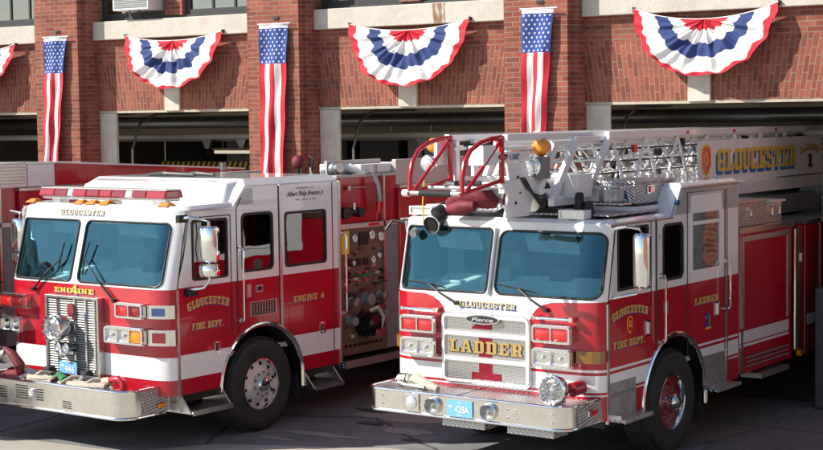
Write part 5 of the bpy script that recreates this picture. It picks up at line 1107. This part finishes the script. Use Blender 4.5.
    rag([(.07,.18,2.60),(.09,.18,2.70),(.08,.18,2.80),(.06,.18,2.88)],[.07,.085,.05,.02],'nozzle_cover'); mb=MB(); mb.cyl((.05,.14,2.56),(.06,.14,2.66),.045,'steel'); mb.cyl((.05,.10,2.60),(.05,.02,2.58),.03,'black'); mb.obj('small_nozzle',T,smooth=True)
    mb=MB(); mb.tube([(-.95,.15,2.9),(-.95,.12,2.65),(-.93,.1,2.45)],.007,'yellow',6); mb.obj('lanyard',T)
    # ---- body behind the cab
    BX=1.18
    mb=MB(); mb.box(-BX-.06,BX,3.22,4.72,.60,2.19,'red'); mb.obj('front_compartment',T,bevel=.01)
    mb=MB(); mb.box(-BX-.06,BX,5.14,12,.60,2.19,'red'); mb.obj('rear_body',T,bevel=.01)
    mb=MB(); mb.box(-BX+.04,BX-.12,4.72,5.14,.60,2.15,'steelframe'); mb.obj('outrigger_bay',T)
    mb=MB(); mb.box(-BX-.07,BX+.02,3.2,4.76,2.191,2.255,'steel'); mb.box(-BX-.07,BX+.02,5.12,12,2.191,2.24,'steel'); mb.obj('body_coping',T)
    f3=lambda e:(lambda u,v:(BX+e,u,v))
    mb=MB(); mb.plate([(3.26,1.12),(4.62,1.12),(4.62,2.16),(3.26,2.16)],[[(3.32,1.12+.001),(3.32,2.10),(4.56,2.10),(4.56,1.121)]],f3(.02),f3(.001),'alu'); dr=mb.obj('shutter_door',T)
    mb=MB()
    for i in range(38): mb.box(BX+.001,BX+.010,3.325,4.555,1.125+i*.0256,1.148+i*.0256,'red')
    mb.obj('shutter',dr)
    mb=MB(); mb.box(BX+.001,BX+.004,3.22,4.62,.95,1.085,'white'); mb.box(BX+.001,BX+.004,3.22,4.62,.905,.935,'white'); mb.box(BX+.001,BX+.004,5.2,9,.95,1.085,'white'); 
    for i in range(5): mb.box(BX+.0041,BX+.006,3.34,4.56,.96+i*.026,.962+i*.026,'grey_paint')
    mb.obj('stripe',T)
    mb=MB()
    for z in(.68,.73,.78): mb.tube([(BX+.02,3.36,z),(BX+.02,4.56,z)],.01,'grey_paint',6)
    mb.box(BX+.002,BX+.02,3.24,3.29,.6,1.1,'steel'); mb.obj('lower_trim',T)
    mb=MB(); mb.box(BX-.2,BX+.06,3.7,4.5,.50,.56,'alu'); mb.obj('slide_out_step',T)
    mb=MB(); mb.box(.35,1.12,3.24,4.12,2.26,2.53,'tread'); tb=mb.obj('top_box',T,bevel=.006)
    mb=MB(); mb.box(.33,1.13,3.22,4.14,2.531,2.55,'steel'); mb.obj('lid',tb)
    for y in(3.62,):
        mb=MB(); mb.tube([(1.125,y-.05,2.36),(1.17,y-.05,2.38),(1.17,y-.05,2.44),(1.125,y-.05,2.46)],.012,'chrome',8); mb.box(1.121,1.128,y-.1,y,2.33,2.48,'alu'); mb.obj('latch',tb)
    mb=MB(); mb.box(.45,1.10,4.13,4.6,2.26,2.50,'alu'); mb.box(.9,1.22,4.10,4.45,2.505,2.53,'stone'); tb=mb.obj('rear_top_box',T,bevel=.006)
    for y in(4.22,4.42): mb=MB(); mb.tube([(1.105,y,2.34),(1.15,y,2.36),(1.15,y,2.44),(1.105,y,2.46)],.012,'chrome',8); mb.obj('latch',tb)
    mb=MB(); mb.tube([(BX+.0,4.80,2.15),(BX+.0,4.80,.70)],.022,'chrome',10); mb.obj('grab_rail',T)
    mb=MB(); mb.box(BX-.02,BX+.01,4.90,5.0,.66,2.17,'brass'); mb.obj('outrigger_post',T)
    mb=MB(); mb.box(BX+.01,BX+.03,4.93,4.97,1.75,1.85,'white'); mb.cyl((BX,4.9,.64),(BX+.05,4.9,.64),.04,'amber'); mb.obj('side_lamp',T)
    # ---- aerial ladder, four sections nested
    C_=.05
    def section(name,hw,y0,y1,zb,zt,top,w0,ph,step,par,rung=True,lean=.55,thick=.05):
        for s in(1,-1):
            x=C_+s*hw; mb=MB(); mb.box(x-.03,x+.03,y0,y1,zt-top,zt,'white'); mb.box(x-.035,x+.035,y0-lean+.02 if lean else y0,y1,zb,zb+.10,'white'); r_=mb.obj('side_rail',par,bevel=.006)
            mb=MB()
            if lean: mb.hexa([(x-.025,y0-lean,zb+.08),(x+.025,y0-lean,zb+.08),(x+.025,y0-lean+.10,zb+.08),(x-.025,y0-lean+.10,zb+.08)],[(x-.025,y0+.0,zt-top+.01),(x+.025,y0+.0,zt-top+.01),(x+.025,y0+.10,zt-top+.01),(x-.025,y0+.10,zt-top+.01)],'white'); mb.obj('end_brace',r_)
            mb=MB(); y=y0+ph
            while y+step<y1:
                for a,b_ in((y,y+step*.47),(y+step*.53,y+step)):
                    za,zb_=(zt-top,zb+.08) if a==y else (zb+.08,zt-top)
                    mb.cyl((x,a,za),(x,b_,zb_),w0,'white',n=8)
                y+=step
            mb.obj('web',r_)
        if rung:
            mb=MB(); y=y0+.15
            while y<y1: mb.cyl((C_-hw,y,zb+.06),(C_+hw,y,zb+.06),.02,'louvre',n=8); y+=.34
            mb.obj('rung',par)
    AE=MB(); AE.box(C_-.55,C_+.55,5.4,6.9,2.26,2.5,'grey_paint'); A=AE.obj('aerial_turntable',T,bevel=.02)
    def sec(n_): m_=MB(); m_.box(C_-.2,C_+.2,8.9,9.0,2.7,2.8,'white'); return m_.obj(n_,T)
    section('b',.44,1.45,9.6,2.56,3.375,.075,.018,.10,.765,sec('base_section'),lean=.58)
    section('m',.39,.84,9.2,2.64,3.33,.05,.014,.35,.80,sec('middle_section'),lean=.48)
    section('u',.34,.50,9.0,2.72,3.29,.04,.010,.20,1.05,sec('upper_section'),lean=.32)
    section('f',.28,-.36,8.8,2.80,3.25,.035,.009,1.3,1.15,sec('fly_section'),lean=0)
    for s in(1,-1):
        mb=MB(); x=C_+s*.34; mb.box(x-.03,x+.03,-.38,1.60,3.305,3.372,'white'); mb.obj('tip_rail',T,bevel=.006)
    mb=MB()
    for y,z in[(y*.31+.9,zz) for y in range(22) for zz in(2.92,3.06,3.18)]: mb.cyl((C_-.30,y,z),(C_+.30,y+.02,z),.011,'pipe' if z>3 else 'tan',n=6)
    mb.obj('inner_rung',T)
    mb=MB()
    for x,z in((.405,2.93),(.405,3.05),(.405,3.18),(-.405,2.95),(-.405,3.08),(-.405,3.2)): mb.tube([(C_+x,1.3,z),(C_+x,4,z+.01),(C_+x,8.8,z)],.009,'black',6)
    mb.obj('cable',T)
    mb=MB(); mb.cyl((C_,.15,2.76),(C_,8.8,2.76),.06,'pipe'); mb.cyl((C_+.15,.4,2.85),(C_+.15,5,2.85),.035,'pipe'); mb.obj('waterway',T)
    mb=MB()
    for i in range(26):
        y=1.2+i*.29; s=1 if i%2 else -1; mb.box(C_+s*.40-.03,C_+s*.40+.03,y,y+.07,3.14+.06*math.sin(i*2.1),3.22+.06*math.sin(i*2.1),'black' if i%3 else 'redlens'); mb.sph((C_+.12*math.sin(i),y+.1,3.02+.1*math.cos(i*1.7)),.035,'steel',8)
    rz_=random.Random(9)
    for i in range(20):
        for z in(2.90,3.02,3.15):
            y=1.5+i*.26+rz_.uniform(-.06,.06); q=rz_.uniform(.02,.04); mb.box(C_+.33,C_+.375,y,y+q*2.2,z-q,z+q,rz_.choice(['white','white','tan','alu','pipe','black']))
    mb.obj('bracket',T)
    # tip guard rails, red
    for s in(1,-1):
        x=C_+s*.30; mb=MB()
        mb.tube([(x,-.37,3.345),(x,-.55,3.335),(x,-.75,3.30),(x,-.92,3.23),(x,-1.02,3.12),(x,-1.06,2.98),(x,-1.07,2.83)],.023,'red',10); mb.tube([(x,-.38,3.36),(x,-.38,2.90)],.028,'red',10); mb.tube([(x,-.40,3.31),(x,-1.02,2.83)],.019,'red',10); mb.tube([(x,-1.06,2.83),(x,-.37,2.93)],.021,'red',10)
        mb.sph((x,-1.07,2.83),.032,'red',10); mb.obj('tip_guard',T,smooth=True)
    mb=MB(); mb.cyl((C_-.30,-1.07,2.83),(C_+.30,-1.07,2.83),.024,'steel'); mb.cyl((C_-.18,-1.07,2.83),(C_+.18,-1.07,2.83),.03,'rubber'); mb.cyl((C_-.38,-1.06,2.83),(C_-.30,-1.06,2.83),.035,'white_matt'); mb.obj('tip_roller',T)
    mb=MB(); mb.cyl((C_-.30,-.50,2.90),(C_+.30,-.50,2.90),.022,'steel'); mb.cyl((C_-.28,-.78,2.87),(C_+.28,-.78,2.87),.02,'alu'); mb.cyl((C_-.15,-.51,2.9),(C_+.15,-.51,2.9),.028,'rubber'); mb.obj('tip_rung',T)
    mb=MB(); mb.box(C_-.31,C_-.25,-.38,.9,2.86,2.93,'white'); mb.box(C_+.25,C_+.31,-.38,.9,2.86,2.93,'white'); mb.box(C_-.30,C_-.26,-.33,-.27,2.9,3.32,'white'); mb.box(C_-.30,C_-.26,-.02,.07,2.9,3.32,'white'); mb.box(C_-.25,C_+.25,-.20,-.12,2.90,2.96,'alu'); mb.obj('fly_tip_frame',T,bevel=.005)
    mb=MB(); mb.box(C_-.40,C_-.36,-.52,-.20,3.08,3.33,'white'); mb.obj('end_plate',T,bevel=.004)
    mb=MB(); mb.box(C_-.34,C_-.20,-.10,.06,3.12,3.28,'black'); mb.sph((C_-.25,-.1,3.2),.07,'black'); mb.obj('camera_housing',T,bevel=.01)
    for x,y,z in((C_-.38,-.66,3.10),(C_+.32,.18,3.05)):
        mb=MB()
        if x>0: mb.box(x-.10,x+.10,y-.02,y+.14,z-.13,z+.09,'grey_paint'); mb.lathe((x,y-.02,z),(0,-1,0),[(.09,0),(.10,.02),(.085,.03),(.0,.0)],'chrome',24)
        else: mb.lathe((x,y,z),(0,-1,0),[(.04,-.12),(.07,-.06),(.085,0),(.078,.01),(.0,-.03)],'chrome',24)
        sp=mb.obj('spotlight',T,smooth=(x<0)); mb=MB(); mb.lathe((x,y-(.035 if x>0 else .0),z),(0,-1,0),[(.082,.0),(.05,.018),(0,.022)],'clearlens',20); mb.obj('lens',sp,smooth=True)
    for x,y,z,q in((C_-.44,-.46,3.27,.8),(C_+.34,.28,3.235,1)):
        mb=MB(); mb.lathe((x,y,z),(0,-1,.05),[(a_*q,b_*q) for a_,b_ in((.07,-.08),(.084,-.05),(.091,-.02),(.092,.01),(.086,.04),(.072,.062),(.05,.075),(.025,.081),(0,.083))],'amber',24)
        bc=mb.obj('beacon',T,smooth=True); mb=MB(); mb.lathe((x,y,z),(0,-1,.05),[(.04,-.11),(.07,-.09),(.07,-.075),(.0,-.07)],'grey_paint',20); mb.obj('base',bc)
    # white swing arm beside the tip with the maker's oval
    mb=MB(); mb.box(C_+.27,C_+.31,-.52,.12,3.10,3.20,'white'); mb.box(C_+.14,C_+.315,-.72,-.50,3.08,3.27,'white'); ar=mb.obj('nozzle_arm',T,bevel=.008)
    mb=MB(); o_=C_+.311; ft=lambda u,v,e:(o_+e,u,v)
    el=[(-.37+.085*math.cos(2*PI*i/24),3.155+.028*math.sin(2*PI*i/24)) for i in range(24)]; mb.plate(el,[],lambda u,v:(o_+.005,u,v),lambda u,v:(o_-.0005,u,v),'darkredlens'); font(mb,'Pierce',ft,-.37,3.142,.026,'white',shear=.3,width=.13,e=.007); font(mb,"100'",ft,-.17,3.125,.058,'letterblue',width=.17); mb.obj('lettering',ar)
    mb=MB(); mb.plate([(-.32,2.56),(.12,2.56),(.20,2.76),(.12,2.95),(.06,3.09),(-.28,3.09),(-.24,2.9)],[],lambda u,v:(C_+.30,u,v),lambda u,v:(C_+.27,u,v),'white')
    for y,z in((-.1,2.95),(-.06,2.8),(-.14,2.7)): mb.sph((C_+.305,y,z),.016,'black',8)
    mb.obj('gusset_plate',T,bevel=.005)
    for k in range(4):
        mb=MB(); P_=[(C_+.30,-.06+.03*k,2.94),(C_+.36,.04+.04*k,2.80-.03*k),(C_+.38,.22,2.74-.03*k),(C_+.36,.36+.03*k,2.80),(C_+.32,.32,2.96)]
        # smooth the loop
        Q=[]
        for i in range(len(P_)-1):
            for j in range(6): q=j/6; Q.append(tuple(P_[i][m]*(1-q)+P_[i+1][m]*q for m in range(3)))
        for _ in range(4): Q=[Q[0]]+[tuple((Q[i-1][m]+Q[i][m]*2+Q[i+1][m])/4 for m in range(3)) for i in range(1,len(Q)-1)]+[Q[-1]]
        mb.tube(Q,.011,'black',6); mb.obj('cable_loop',T,smooth=True)
    mb=MB(); mb.tube([(C_+.2,-.1,2.9),(.0,.05,2.95),(.05,.12,2.80)],.012,'black',6); mb.obj('cable_loop',T)
    mb=MB(); mb.cyl((C_+.1,.6,2.66),(C_+.1,1.3,2.70),.075,'black'); mb.cyl((C_+.1,.5,2.66),(C_+.1,.62,2.66),.09,'steel'); mb.box(C_-.2,C_+.3,1.0,1.2,2.585,2.7,'black'); mb.obj('hose_pipe',T)
    mb=MB(); mb.box(.30,.62,.62,.9,2.72,2.95,'white_matt'); mb.box(.1,.24,.9,1.1,2.7,2.95,'pipe'); mb.box(.36,.44,.612,.618,2.83,2.89,'ink'); mb.obj('control_box',T,bevel=.01)
    mb=MB(); mb.box(C_-.45,C_+.45,3.3,3.7,2.26,2.56,'steelframe'); mb.obj('cradle',T)
    # name boards along the base section
    for s in(1,-1):
        xs=C_+s*.50; mb=MB(); mb.box(min(xs,xs-s*.02),max(xs,xs-s*.02),3.50,7.26,2.735,3.235,'white_matt'); sb=mb.obj('name_board',T,bevel=.004)
        if s>0:
            fs_=lambda u,v,e=0:(xs+e,u,v)
            mb=MB(); slab(mb,'GLOUCESTER',fs_,4.00,6.34,2.86,.265,'goldpaint','signblue',off=(-.16,-.16)); slab(mb,'LADDER',fs_,6.52,7.12,3.06,.075,'gold','redlens',arc=.05); slab(mb,'1',fs_,6.74,6.90,2.83,.17,'ink','goldpaint'); mb.obj('lettering',sb); shield(xs,3.70,2.99,.19,par=sb)
    mb=MB(); mb.box(C_+.48,C_+.55,3.6,9.5,2.57,2.72,'white'); mb.obj('torque_box',T,bevel=.01)
    for i in range(4):
        mb=MB(); mb.box(C_+.4705,C_+.477,3.25+i*1.25,3.31+i*1.25,3.315,3.355,'redlens'); mb.obj('depth_mark',T)
    return T
a4=R(-4.558)
lad=ladder(); lad.location=(10.843,-5.145,0); lad.rotation_euler=(0,0,a4)
